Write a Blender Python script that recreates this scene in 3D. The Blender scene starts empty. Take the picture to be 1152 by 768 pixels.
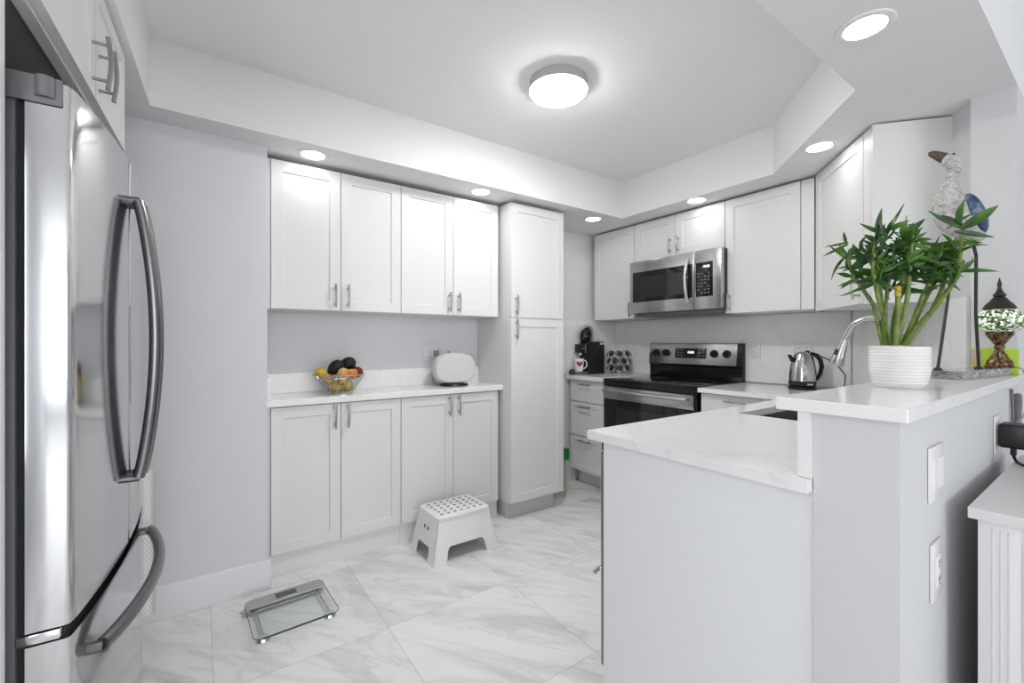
import bpy, bmesh, math, random
from math import sin, cos, pi, radians, sqrt
from mathutils import Vector, Matrix
S = bpy.context.scene
C = S.collection

# ------------------------------------------------------------------ camera, world, exposure
cam_d = bpy.data.cameras.new('camera'); cam = bpy.data.objects.new('camera', cam_d); C.objects.link(cam)
cam_d.sensor_width = 36.0; cam_d.lens = 36.0 * 495.0 / 1152.0
cam_d.clip_start = 0.02
cam.location = (0, 0, 1.21); cam.rotation_euler = (radians(90), 0, radians(54.84 - 90))
S.camera = cam
S.view_settings.view_transform = 'Standard'; S.view_settings.look = 'None'
S.view_settings.gamma = 1.0; S.view_settings.use_curve_mapping = False
S.view_settings.exposure = 1.3
W = bpy.data.worlds.new('sky'); S.world = W; W.use_nodes = True
W.node_tree.nodes['Background'].inputs[0].default_value = (0.80, 0.88, 1.0, 1)
W.node_tree.nodes['Background'].inputs[1].default_value = 0.5

def area(name, loc, rot, sx, sy, power, col):
    l = bpy.data.lights.new(name, 'AREA'); l.shape = 'RECTANGLE'; l.size = sx; l.size_y = sy
    l.energy = power; l.color = col
    o = bpy.data.objects.new(name, l); C.objects.link(o); o.location = loc; o.rotation_euler = rot
    return o
# daylight by the rear living room window, then an added fill beside the camera
area('daylight_window_one', (1.0, -7.02, 1.45), (radians(90), 0, 0), 3.6, 1.9, 50, (0.97, 0.985, 1.0))
area('added_fill_left', (-0.97, -0.45, 1.40), (radians(90), 0, radians(-90)), 1.2, 1.6, 9, (0.97, 0.985, 1.0))  # added fill light for surfaces facing the left wall, which has no opening
DOWN_E, CEIL_E = 8.7, 34.0

# ------------------------------------------------------------------ materials
def mat(name, col, rough=0.5, metal=0.0, spec=0.5, emis=None, es=0.0, trans=0.0, ior=1.45, coat=0.0):
    m = bpy.data.materials.new(name); m.use_nodes = True
    b = m.node_tree.nodes['Principled BSDF']
    b.inputs['Base Color'].default_value = (*col, 1); b.inputs['Roughness'].default_value = rough
    b.inputs['Metallic'].default_value = metal; b.inputs['Specular IOR Level'].default_value = spec
    b.inputs['Transmission Weight'].default_value = trans; b.inputs['IOR'].default_value = ior
    b.inputs['Coat Weight'].default_value = coat
    if emis:
        b.inputs['Emission Color'].default_value = (*emis, 1); b.inputs['Emission Strength'].default_value = es
    return m
def nodes(m): return m.node_tree.nodes, m.node_tree.links, m.node_tree.nodes['Principled BSDF']
def coords(N, L, scale=(1, 1, 1), rot=(0, 0, 0), kind='Object', loc=(0, 0, 0)):
    t = N.new('ShaderNodeTexCoord'); mp = N.new('ShaderNodeMapping')
    mp.inputs['Scale'].default_value = scale; mp.inputs['Rotation'].default_value = rot; mp.inputs['Location'].default_value = loc
    L.new(t.outputs[kind], mp.inputs['Vector']); return mp.outputs['Vector']
def noise(N, L, v, scale, detail=4, rough=0.5, dist=0.0):
    n = N.new('ShaderNodeTexNoise'); n.inputs['Scale'].default_value = scale; n.inputs['Detail'].default_value = detail
    n.inputs['Roughness'].default_value = rough; n.inputs['Distortion'].default_value = dist
    if v is not None: L.new(v, n.inputs['Vector'])
    return n.outputs['Fac']
def ramp(N, L, f, stops):
    r = N.new('ShaderNodeValToRGB')
    while len(r.color_ramp.elements) < len(stops): r.color_ramp.elements.new(0.5)
    for e, (p, c) in zip(r.color_ramp.elements, stops): e.position = p; e.color = (*c, 1) if len(c) == 3 else c
    L.new(f, r.inputs[0]); return r.outputs[0]
def bump(N, L, b, h, strength, dist=0.01):
    n = N.new('ShaderNodeBump'); n.inputs['Strength'].default_value = strength; n.inputs['Distance'].default_value = dist
    L.new(h, n.inputs['Height']); L.new(n.outputs[0], b.inputs['Normal'])
def mixc(N, L, f, a, b_):
    n = N.new('ShaderNodeMix'); n.data_type = 'RGBA'
    for i, v in ((0, f), (6, a), (7, b_)):
        if hasattr(v, 'node'): L.new(v, n.inputs[i])
        else: n.inputs[i].default_value = v if i == 0 else (*v, 1)
    return n.outputs[2]

def paint(name, col, rough=0.6, bs=0.06):
    m = mat(name, col, rough, spec=0.3); N, L, b = nodes(m)
    bump(N, L, b, noise(N, L, coords(N, L), 220, 3), bs, 0.002); return m
M = {}
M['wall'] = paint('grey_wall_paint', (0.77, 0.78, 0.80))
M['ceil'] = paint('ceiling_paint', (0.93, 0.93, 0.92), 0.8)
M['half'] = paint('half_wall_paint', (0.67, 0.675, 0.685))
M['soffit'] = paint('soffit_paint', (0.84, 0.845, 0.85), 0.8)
M['trimw'] = paint('trim_paint', (0.82, 0.83, 0.85), 0.45, 0.02)
M['cab'] = mat('white_cabinet_paint', (0.77, 0.77, 0.765), 0.38, spec=0.4)
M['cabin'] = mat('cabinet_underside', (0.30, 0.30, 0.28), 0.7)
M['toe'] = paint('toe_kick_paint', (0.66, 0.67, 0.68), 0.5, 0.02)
M['black'] = mat('black_plastic', (0.012, 0.012, 0.013), 0.35)
M['blackglass'] = mat('black_glass', (0.008, 0.008, 0.010), 0.04, spec=0.6)
M['blackenamel'] = mat('black_enamel', (0.010, 0.010, 0.012), 0.22)
M['rubber'] = mat('rubber_gasket', (0.02, 0.02, 0.022), 0.7)
M['white'] = mat('white_plastic', (0.86, 0.86, 0.85), 0.32)
M['plate'] = mat('white_switch_plate', (0.80, 0.80, 0.80), 0.3)
M['greyplastic'] = mat('grey_plastic', (0.17, 0.17, 0.18), 0.45)
M['chrome'] = mat('chrome', (0.75, 0.75, 0.76), 0.12, 1.0)
M['nickel'] = mat('brushed_nickel', (0.36, 0.355, 0.35), 0.3, 1.0)
M['slot'] = mat('outlet_slot', (0.05, 0.05, 0.05), 0.6)
def brushed(name, col, rough, sc, bs=0.03):
    m = mat(name, col, rough, 1.0); N, L, b = nodes(m)
    f = noise(N, L, coords(N, L, sc), 1.0, 3, 0.6)
    r = N.new('ShaderNodeMapRange'); r.inputs[3].default_value = rough * 0.85; r.inputs[4].default_value = rough * 1.2
    L.new(f, r.inputs[0]); L.new(r.outputs[0], b.inputs['Roughness'])
    bump(N, L, b, f, bs, 0.001); return m
M['steel'] = brushed('brushed_stainless', (0.53, 0.53, 0.535), 0.24, (6, 6, 700))
M['fridge'] = brushed('fridge_stainless', (0.56, 0.56, 0.57), 0.11, (900, 900, 6), 0.005)
M['handle'] = brushed('dark_steel_handle', (0.20, 0.20, 0.205), 0.24, (500, 500, 8), 0.01)
M['sink'] = brushed('sink_steel', (0.40, 0.40, 0.40), 0.3, (300, 300, 300))
M['fridgeside'] = mat('grey_fridge_side', (0.15, 0.155, 0.165), 0.5)

# marble look floor tiles
m = M['floor'] = mat('marble_tiles', (0.8, 0.8, 0.79), 0.22, spec=0.5); N, L, b = nodes(m)
geo = N.new('ShaderNodeTexCoord'); sep = N.new('ShaderNodeSeparateXYZ'); L.new(geo.outputs['Object'], sep.inputs[0])
def mth(op, a, c=None):
    n = N.new('ShaderNodeMath'); n.operation = op
    for i, v in enumerate((a, c)):
        if v is None: continue
        if hasattr(v, 'node'): L.new(v, n.inputs[i])
        else: n.inputs[i].default_value = v
    return n.outputs[0]
tx = mth('DIVIDE', mth('ADD', sep.outputs[0], 10 * 0.612 - 0.645), 0.612)
ty = mth('DIVIDE', mth('ADD', sep.outputs[1], 10 * 0.612 - 1.825), 0.612)
fx, fy = mth('FRACT', tx), mth('FRACT', ty)
gx = mth('MINIMUM', fx, mth('SUBTRACT', 1.0, fx)); gy = mth('MINIMUM', fy, mth('SUBTRACT', 1.0, fy))
grout = mth('LESS_THAN', mth('MINIMUM', gx, gy), 0.0026)
cid = N.new('ShaderNodeCombineXYZ'); L.new(mth('FLOOR', tx), cid.inputs[0]); L.new(mth('FLOOR', ty), cid.inputs[1])
wn = N.new('ShaderNodeTexWhiteNoise'); L.new(cid.outputs[0], wn.inputs['Vector'])
off = N.new('ShaderNodeVectorMath'); off.operation = 'SCALE'; off.inputs['Scale'].default_value = 7.0; L.new(wn.outputs['Color'], off.inputs[0])
addv = N.new('ShaderNodeVectorMath'); L.new(geo.outputs['Object'], addv.inputs[0]); L.new(off.outputs[0], addv.inputs[1])
mp0 = N.new('ShaderNodeMapping'); mp0.inputs['Rotation'].default_value = (0, 0, radians(-38)); L.new(addv.outputs[0], mp0.inputs[0])
mp = N.new('ShaderNodeMapping'); mp.inputs['Scale'].default_value = (1.25, 0.28, 1); L.new(mp0.outputs[0], mp.inputs[0])
cloud = ramp(N, L, noise(N, L, mp.outputs[0], 4.5, 7, 0.6, 0.7), [(0.34, (0.64, 0.64, 0.63)), (0.50, (0.85, 0.85, 0.84)), (0.68, (0.90, 0.90, 0.89))])
vn = mth('ABSOLUTE', mth('SUBTRACT', noise(N, L, mp.outputs[0], 3.6, 6, 0.55, 1.5), 0.5))
vein = ramp(N, L, vn, [(0.0, (1, 1, 1)), (0.018, (0.25, 0.25, 0.25)), (0.05, (0, 0, 0))])
c1 = mixc(N, L, mth('MULTIPLY', vein, 0.30), cloud, (0.46, 0.455, 0.45))
L.new(mixc(N, L, mth('MULTIPLY', grout, 0.45), c1, (0.36, 0.36, 0.35)), b.inputs['Base Color'])

def quartz(name, amt, rough):
    m = mat(name, (0.84, 0.84, 0.835), rough, spec=0.5); N, L, b = nodes(m)
    v = coords(N, L, (1, 1, 1), (0.4, 0.7, 0.5))
    n = noise(N, L, v, 1.5, 5, 0.55, 1.2)
    a = N.new('ShaderNodeMath'); a.operation = 'SUBTRACT'; a.inputs[1].default_value = 0.5; L.new(n, a.inputs[0])
    a2 = N.new('ShaderNodeMath'); a2.operation = 'ABSOLUTE'; L.new(a.outputs[0], a2.inputs[0])
    k = 0.84 - amt
    L.new(ramp(N, L, a2.outputs[0], [(0.0, (k, k, k)), (0.007, (0.865, 0.865, 0.86)), (0.03, (0.88, 0.88, 0.875))]), b.inputs['Base Color'])
    return m
M['quartz'] = quartz('white_quartz', 0.03, 0.13)
M['splash'] = quartz('veined_splash_slab', 0.04, 0.2)

# ------------------------------------------------------------------ mesh building
class MB:
    def __init__(s): s.bm = bmesh.new()
    def _add(s, vs, fs):
        v = [s.bm.verts.new(p) for p in vs]; out = []
        for f in fs:
            try: out.append(s.bm.faces.new([v[i] for i in f]))
            except ValueError: pass
        return v, out
    def _bev(s, faces, b, seg=2):
        es = set()
        for f in faces: es.update(f.edges)
        bmesh.ops.bevel(s.bm, geom=list(es), offset=b, segments=seg, profile=0.5, affect='EDGES', clamp_overlap=True)
    def box(s, x0, x1, y0, y1, z0, z1, b=0, seg=2):
        x0, x1 = sorted((x0, x1)); y0, y1 = sorted((y0, y1)); z0, z1 = sorted((z0, z1))
        v, f = s._add([(x0, y0, z0), (x1, y0, z0), (x1, y1, z0), (x0, y1, z0), (x0, y0, z1), (x1, y0, z1), (x1, y1, z1), (x0, y1, z1)],
                      [(0, 3, 2, 1), (4, 5, 6, 7), (0, 1, 5, 4), (1, 2, 6, 5), (2, 3, 7, 6), (3, 0, 4, 7)])
        if b: s._bev(f, b, seg)
        return s
    def prism(s, pts, z0, z1, b=0, seg=2):
        n = len(pts)
        a = sum(pts[i][0] * pts[(i + 1) % n][1] - pts[(i + 1) % n][0] * pts[i][1] for i in range(n))
        if a < 0: pts = pts[::-1]
        v, f = s._add([(x, y, z0) for x, y in pts] + [(x, y, z1) for x, y in pts],
                      [tuple(range(n))[::-1], tuple(range(n, 2 * n))] + [(i, (i + 1) % n, n + (i + 1) % n, n + i) for i in range(n)])
        if b: s._bev(f, b, seg)
        return s
    def prism_axis(s, pts, a0, a1, axis='y', b=0):
        """profile pts in the (x,z) plane pushed along y, or in (y,z) pushed along x"""
        n = len(pts)
        g = (lambda p, t: (p[0], t, p[1])) if axis == 'y' else (lambda p, t: (t, p[0], p[1]))
        v, f = s._add([g(p, a0) for p in pts] + [g(p, a1) for p in pts],
                      [tuple(range(n)), tuple(range(n, 2 * n))[::-1]] + [(i, n + i, n + (i + 1) % n, (i + 1) % n) for i in range(n)])
        bmesh.ops.recalc_face_normals(s.bm, faces=f)
        if b: s._bev(f, b)
        return s
    def tube(s, pts, r, n=10, closed=False, flat=1.0, side=None):
        P = [Vector(p) for p in pts]; k = len(P)
        rs = r if isinstance(r, (list, tuple)) else [r] * k
        up = None; rings = []
        for i in range(k):
            if closed: t = P[(i + 1) % k] - P[i - 1]
            else: t = P[min(i + 1, k - 1)] - P[max(i - 1, 0)]
            t.normalize()
            if up is None:
                up = Vector(side) if side else (Vector((0, 0, 1)) if abs(t.z) < 0.9 else Vector((1, 0, 0)))
            u = up - t * up.dot(t)
            if u.length < 1e-5: u = Vector((0, 1, 0)) - t * t.y
            u.normalize(); w = t.cross(u); up = u
            rings.append([s.bm.verts.new(P[i] + u * (rs[i] * cos(2 * pi * j / n)) + w * (rs[i] * flat * sin(2 * pi * j / n))) for j in range(n)])
        fs = []
        for i in range(k if closed else k - 1):
            a, c = rings[i], rings[(i + 1) % k]
            for j in range(n): fs.append(s.bm.faces.new((a[j], a[(j + 1) % n], c[(j + 1) % n], c[j])))
        if not closed:
            fs.append(s.bm.faces.new(rings[0][::-1])); fs.append(s.bm.faces.new(rings[-1]))
        bmesh.ops.recalc_face_normals(s.bm, faces=fs)
        return s
    def lathe(s, prof, n=32, c=(0, 0, 0), sx=1.0, sy=1.0):
        rings = []
        for r, z in prof:
            if r < 1e-6: rings.append([s.bm.verts.new((c[0], c[1], c[2] + z))])
            else: rings.append([s.bm.verts.new((c[0] + sx * r * cos(2 * pi * j / n), c[1] + sy * r * sin(2 * pi * j / n), c[2] + z)) for j in range(n)])
        fs = []
        for a, d in zip(rings, rings[1:]):
            for j in range(n):
                q = [a[j % len(a)], a[(j + 1) % n % len(a)], d[(j + 1) % n % len(d)], d[j % len(d)]]
                q2 = []
                for x in q:
                    if x not in q2: q2.append(x)
                if len(q2) > 2: fs.append(s.bm.faces.new(q2))
        if len(rings[0]) > 1: fs.append(s.bm.faces.new(rings[0][::-1]))
        if len(rings[-1]) > 1: fs.append(s.bm.faces.new(rings[-1]))
        bmesh.ops.recalc_face_normals(s.bm, faces=fs)
        return s
    def shell(s, prof, n=32, c=(0, 0, 0)):
        """lathe left open (profile already closes on itself)"""
        rings = [[s.bm.verts.new((c[0] + r * cos(2 * pi * j / n), c[1] + r * sin(2 * pi * j / n), c[2] + z)) for j in range(n)] for r, z in prof]
        fs = []
        for i in range(len(rings) - 1):
            for j in range(n): fs.append(s.bm.faces.new((rings[i][j], rings[i][(j + 1) % n], rings[i + 1][(j + 1) % n], rings[i + 1][j])))
        bmesh.ops.recalc_face_normals(s.bm, faces=fs); return s
    def ell(s, c, r, rot=None, u=20, v=12):
        mx = Matrix.Translation(c) @ ((rot or Matrix.Identity(3)).to_4x4()) @ Matrix.Diagonal((*r, 1))
        bmesh.ops.create_uvsphere(s.bm, u_segments=u, v_segments=v, radius=1.0, matrix=mx); return s
    def disc(s, c, r, axis='z', t=0.002, n=20):
        d = {'x': Vector((1, 0, 0)), 'y': Vector((0, 1, 0)), 'z': Vector((0, 0, 1))}[axis] if isinstance(axis, str) else Vector(axis)
        c = Vector(c); return s.tube([c - d * t / 2, c + d * t / 2], r, n)
    def blade(s, p0, p1, width, sag=0.0, roll=None, nseg=8, thick=0.0012):
        """a lanceolate leaf with a fold along the midrib and real thickness"""
        p0, p1 = Vector(p0), Vector(p1); d = p1 - p0; ln = d.length; t = d.normalized()
        w = (roll if roll is not None else Vector((0, 0, 1))).copy(); w = w - t * w.dot(t)
        if w.length < 1e-4: w = Vector((1, 0, 0)) - t * t.x
        w.normalize(); nrm = t.cross(w)
        top, bot = [], []
        for i in range(nseg + 1):
            f = i / nseg
            hw = width * 0.5 * (sin(pi * min(1, (f * 0.93 + 0.07)) ** 0.75) ** 0.9 if f < 1 else 0.02)
            hw = max(hw, width * 0.03)
            c = p0 + d * f + nrm * (sag * ln * (4 * f * (1 - f))) + Vector((0, 0, -abs(sag) * 0.5 * ln * f * f))
            top.append([s.bm.verts.new(c + w * hw + nrm * hw * 0.35), s.bm.verts.new(c), s.bm.verts.new(c - w * hw + nrm * hw * 0.35)])
            bot.append([s.bm.verts.new(v.co - nrm * thick) for v in top[-1]])
        fs = []
        for i in range(nseg):
            for j in range(2):
                fs.append(s.bm.faces.new((top[i][j], top[i][j + 1], top[i + 1][j + 1], top[i + 1][j])))
                fs.append(s.bm.faces.new((bot[i][j], bot[i + 1][j], bot[i + 1][j + 1], bot[i][j + 1])))
            fs.append(s.bm.faces.new((top[i][0], top[i + 1][0], bot[i + 1][0], bot[i][0])))
            fs.append(s.bm.faces.new((top[i][2], bot[i][2], bot[i + 1][2], top[i + 1][2])))
        for e in (0, nseg):
            fs.append(s.bm.faces.new((top[e][0], top[e][1], top[e][2], bot[e][2], bot[e][1], bot[e][0])))
        bmesh.ops.recalc_face_normals(s.bm, faces=fs); return s
    def xf(s, mx): bmesh.ops.transform(s.bm, matrix=mx, verts=s.bm.verts); return s
    def build(s, name, m, parent=None, smooth=True, loc=None, rz=0):
        me = bpy.data.meshes.new(name); s.bm.to_mesh(me); s.bm.free()
        for mm in (m if isinstance(m, (list, tuple)) else [m]): me.materials.append(mm)
        if smooth:
            try: me.shade_auto_smooth
            except AttributeError: pass
            for p in me.polygons: p.use_smooth = True
            me.set_sharp_from_angle(angle=radians(32))
        o = bpy.data.objects.new(name, me); C.objects.link(o)
        if parent: o.parent = parent
        if loc: o.location = loc
        if rz: o.rotation_euler = (0, 0, rz)
        return o

def tag(o, label, cat, group=None, kind=None):
    o['label'] = label; o['category'] = cat
    if group: o['group'] = group
    if kind: o['kind'] = kind
    return o
def thing(name, label, cat, loc=(0, 0, 0), rz=0.0, group=None):
    o = bpy.data.objects.new(name, None); o.empty_display_size = 0.05; C.objects.link(o)
    o.location = loc; o.rotation_euler = (0, 0, rz); return tag(o, label, cat, group)
def struct(name, mb, m, smooth=False, label=None):
    o = mb.build(name, m, smooth=smooth); o['kind'] = 'structure'
    if label: o['label'] = label
    return o
def text_mesh(name, body, size, m, parent, loc, rot, ext=0.0004):
    cu = bpy.data.curves.new(name, 'FONT'); cu.body = body; cu.size = size; cu.extrude = ext
    cu.align_x = 'CENTER'; cu.align_y = 'CENTER'
    t = bpy.data.objects.new(name + '_source', cu); C.objects.link(t)
    bpy.context.view_layer.update()
    me = bpy.data.meshes.new_from_object(t.evaluated_get(bpy.context.evaluated_depsgraph_get()))
    bpy.data.objects.remove(t); bpy.data.curves.remove(cu)
    me.materials.clear(); me.materials.append(m); me.name = name
    o = bpy.data.objects.new(name, me); C.objects.link(o); o.parent = parent
    o.location = loc; o.rotation_euler = rot; return o

# ------------------------------------------------------------------ the room
struct('floor', MB().box(-1.2, 5.7, -7.3, 3.1, -0.12, 0.0), M['floor'])
SOF, KC, LC = 2.165, 2.445, 2.62
b_ = MB().box(-1.2, 5.7, 0.30, 3.1, KC, KC + 0.3); struct('ceiling', b_, M['ceil'])
struct('ceiling_living', MB().box(-1.2, 5.7, -7.3, 0.255, LC, LC + 0.12), M['ceil'])
sf = MB()
sf.prism([(-1.1, 2.30), (3.25, 2.30), (3.25, 2.9), (-1.1, 2.9)], SOF, KC)
sf.prism([(2.665, 0.6150), (3.25, 0.6150), (3.25, 2.30), (2.665, 2.30), (2.665, 1.195), (2.03, 0.615)], SOF, KC)
sf.prism([(-1.1, 0.255), (3.25, 0.255), (3.25, 0.615), (-1.1, 0.615)], SOF, LC)
sf.prism([(-1.1, 0.615), (-0.245, 0.615), (-0.172, 2.30), (-1.1, 2.30)], SOF, KC)
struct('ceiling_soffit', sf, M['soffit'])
# wall with the cabinets: a shallow alcove beside a plain stretch of wall
struct('wall_back', MB().prism([(-1.1, 2.46), (0.262, 2.46), (0.262, 2.85), (3.25, 2.85), (3.25, 2.98), (-1.1, 2.98)], 0, SOF + 0.02), M['wall'])
struct('wall_range', MB().box(3.2, 3.3, 0.95, 2.98, 0, SOF + 0.02), M['wall'])
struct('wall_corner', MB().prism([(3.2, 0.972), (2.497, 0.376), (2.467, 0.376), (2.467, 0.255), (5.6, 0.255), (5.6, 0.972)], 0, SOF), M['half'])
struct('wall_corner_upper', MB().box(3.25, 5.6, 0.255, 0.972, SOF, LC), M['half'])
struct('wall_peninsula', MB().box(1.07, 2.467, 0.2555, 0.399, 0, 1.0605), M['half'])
struct('wall_fridge', MB().box(-1.12, -1.0, -7.3, 2.98, 0, LC), M['wall'])
struct('wall_far', MB().box(5.5, 5.62, -7.3, 0.972, 0, LC), M['wall'])
wr = MB()
wr.box(-1.12, -0.85, -7.25, -7.1, 0, LC); wr.box(2.85, 5.62, -7.25, -7.1, 0, LC)
wr.box(-0.85, 2.85, -7.25, -7.1, 0, 0.45); wr.box(-0.85, 2.85, -7.25, -7.1, 2.42, LC)
struct('wall_rear', wr, M['wall'])
wf = MB()
for x in (-0.85, 0.38, 1.58, 2.81): wf.box(x, x + 0.04, -7.20, -7.14, 0.45, 2.42)
wf.box(-0.85, 2.85, -7.20, -7.14, 0.45, 0.50); wf.box(-0.85, 2.85, -7.20, -7.14, 2.37, 2.42)
struct('window_1', wf, M['trimw'])
wf = MB()
for y in (-1.10, -0.47, 0.16): wf.box(-0.999, -0.96, y, y + 0.04, 0.56, 2.24)
wf.box(-0.999, -0.96, -1.10, 0.20, 0.56, 0.60); wf.box(-0.999, -0.96, -1.10, 0.20, 2.20, 2.24)
struct('added_window_frame', wf, M['trimw'])  # unseen frame on the solid left wall, added to go with the fill light
bb = MB().prism_axis([(2.46, 0), (2.446, 0), (2.446, 0.128), (2.452, 0.140), (2.46, 0.142)], -1.0, 0.276, 'x')
struct('baseboard_back', bb, M['trimw'], True)

# ------------------------------------------------------------------ cabinet kit (local: x along the front, -y outwards, z up)
def bar_handle(parent, x, z, ln, vertical=True, y=-0.02, name='handle', m=None):
    mb = MB(); h = ln / 2; so = 0.034
    p = (lambda t, o: (x, y - o, z + t)) if vertical else (lambda t, o: (x + t, y - o, z))
    bow = [p(-h + 2 * h * i / 10, so - 0.004 + 0.006 * sin(pi * i / 10)) for i in range(11)]
    mb.tube(bow, 0.0055, 8)
    for t in (-h * 0.68, h * 0.68): mb.tube([p(t, -0.001), p(t, so)], 0.0042, 8)
    return mb.build(name, m or M['nickel'], parent)
def shaker(parent, x0, x1, z0, z1, rail=0.078, t=0.02, name='door', m=None, gap=0.0018):
    mb = MB(); x0 += gap; x1 -= gap; z0 += gap; z1 -= gap
    bm = mb.bm
    mb.box(x0, x1, -t, 0, z0, z1)
    bm.faces.ensure_lookup_table(); bm.normal_update()
    f = [f for f in bm.faces if f.normal.y < -0.9][0]
    r = min(rail, (z1 - z0) * 0.30)
    bmesh.ops.inset_individual(bm, faces=[f], thickness=r, depth=0)
    bm.normal_update()
    f = min((q for q in bm.faces if q.normal.y < -0.9), key=lambda q: abs(q.calc_center_median().x - (x0 + x1) / 2) + abs(q.calc_center_median().z - (z0 + z1) / 2))
    bmesh.ops.inset_individual(bm, faces=[f], thickness=0.004, depth=-0.007)
    o = mb.build(name, m or M['cab'], parent, smooth=False)
    return o
def slab(parent, x0, x1, z0, z1, t=0.02, name='drawer', m=None):
    return MB().box(x0 + .0018, x1 - .0018, -t, 0, z0 + .0018, z1 - .0018, 0.0015, 1).build(name, m or M['cab'], parent, False)

# ---- wall with the alcove: two double wall cabinets, two double base cabinets, pantry
def wall_double(x0, xm, x1, label, fill=False):
    t = thing('wall_cabinet', label, 'cabinet', (x0, 2.545, 1.378), 0, 'wall cabinets over the fruit bowl counter')
    w = x1 - x0
    MB().box(0.001, w - 0.001, 0.0005, 0.303, 0.002, 0.760).build('body', M['cab'], t, False)
    for (a, c_, hx) in ((0, xm - x0, xm - x0 - 0.034), (xm - x0, w, xm - x0 + 0.034)):
        d = shaker(t, a, c_, 0, 0.762); bar_handle(d, hx, 0.081, 0.125)
    if fill: MB().box(-0.0215, -0.0005, -0.012, 0.02, 0.0, 0.762).build('filler_strip', M['cab'], t, False)
wall_double(0.284, 0.626, 0.969, 'white shaker wall cabinet above the fruit basket, beside the plain grey wall', True)
wall_double(0.970, 1.318, 1.663, 'white shaker wall cabinet above the rounded white speaker, touching the tall pantry')
def base_double(x0, xm, x1, label, fill=False):
    t = thing('base_cabinet', label, 'cabinet', (x0, 2.545, 0), 0, 'base cabinets under the fruit bowl counter')
    w = x1 - x0
    MB().box(0.001, w - 0.001, 0.0005, 0.30, 0.118, 0.876).build('body', M['cab'], t, False)
    MB().box(-0.02 if fill else 0.0, w, 0.0005, 0.02, 0.0, 0.117).build('toe_kick', M['cab'], t, False)
    for (a, c_, hx) in ((0, xm - x0, xm - x0 - 0.034), (xm - x0, w, xm - x0 + 0.034)):
        d = shaker(t, a, c_, 0.12, 0.872); bar_handle(d, hx, 0.803, 0.13)
    if fill: MB().box(-0.0215, -0.0005, -0.006, 0.02, 0.118, 0.876).build('filler_strip', M['cab'], t, False)
base_double(0.284, 0.626, 0.969, 'white two-door base cabinet under the fruit basket, behind the glass scale', True)
base_double(0.970, 1.318, 1.663, 'white two-door base cabinet behind the white step stool')
t = thing('countertop', 'narrow white quartz countertop holding the fruit basket and rounded white speaker', 'countertop', (0.262, 2.505, 0.878))
MB().box(0.001, 1.4265, 0.0, 0.344, 0.0, 0.034, 0.002, 1).build('slab', M['quartz'], t, False)
MB().box(0.021, 1.4265, 0.325, 0.344, 0.034, 0.149, 0.0015, 1).build('backsplash', M['quartz'], t, False)
MB().box(0.001, 0.021, 0.0, 0.344, 0.034, 0.150, 0.0015, 1).build('side_splash', M['quartz'], t, False)
t = thing('pantry_cabinet', 'tall white pantry cabinet with two stacked shaker doors', 'cabinet', (1.690, 2.43, 0))
MB().box(0.0, 0.465, 0.0005, 0.419, 0.118, 2.145).build('body', M['cab'], t, False)
MB().box(0.012, 0.43, 0.05, 0.40, 0.0, 0.118).build('toe_kick', M['toe'], t, False)
d = shaker(t, 0.0, 0.470, 1.370, 2.145); bar_handle(d, 0.036, 1.455, 0.13)
d = shaker(t, 0.0, 0.470, 0.12, 1.368); bar_handle(d, 0.036, 1.292, 0.13)

# ---- range wall: local x runs towards -Y
RZ = radians(-90)
def range_wall(Y0, w, z0, z1, doors, label, fill=None):
    t = thing('wall_cabinet', label, 'cabinet', (2.88, Y0, z0), RZ, 'wall cabinets on the range wall')
    MB().box(0.001, w - 0.001, 0.0005, 0.318, 0.002, z1 - z0 - 0.001).build('body', M['cab'], t, False)
    for (a, c_, hx, hz) in doors:
        d = shaker(t, a, c_, 0, z1 - z0); bar_handle(d, hx, hz - z0, 0.12)
    if fill: MB().box(*fill[:2], -0.012, 0.02, 0, z1 - z0).build('filler_strip', M['cab'], t, False)
range_wall(2.785, 0.443, 1.396, 2.150, [(0, 0.443, 0.412, 1.468)], 'white one-door wall cabinet above the black coffee machine')
range_wall(2.340, 0.754, 1.842, 2.150, [(0, 0.374, 0.340, 1.925), (0.374, 0.754, 0.408, 1.925)], 'short white two-door wall cabinet over the microwave')
range_wall(1.584, 0.452, 1.396, 2.150, [(0, 0.452, 0.032, 1.470)], 'white one-door wall cabinet between the microwave and the angled cabinet', (0.453, 0.520))
# angled corner cabinet and its plain end panel
ANG = radians(220.2)
ax, ay = cos(ANG), sin(ANG); inx, iny = 0.646, -0.763
t = thing('corner_wall_cabinet', 'white angled corner wall cabinet with plain end panel, above the faucet', 'cabinet', (2.862 + inx * .02, 1.055 + iny * .02, 1.378), ANG)
MB().box(0.045, 0.585, 0.0005, 0.298, 0.002, 0.775).build('body', M['cab'], t, False)
d = shaker(t, 0.0, 0.525, 0.004, 0.777); bar_handle(d, 0.497, 0.085, 0.12)
MB().box(0.527, 0.586, -0.020, 0.0, 0.0, 0.777).build('filler_strip', M['cab'], t, False)
MB().box(0.592, 0.608, -0.022, 0.299, 0.0, 0.779).build('end_panel', M['cab'], t, False)

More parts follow.
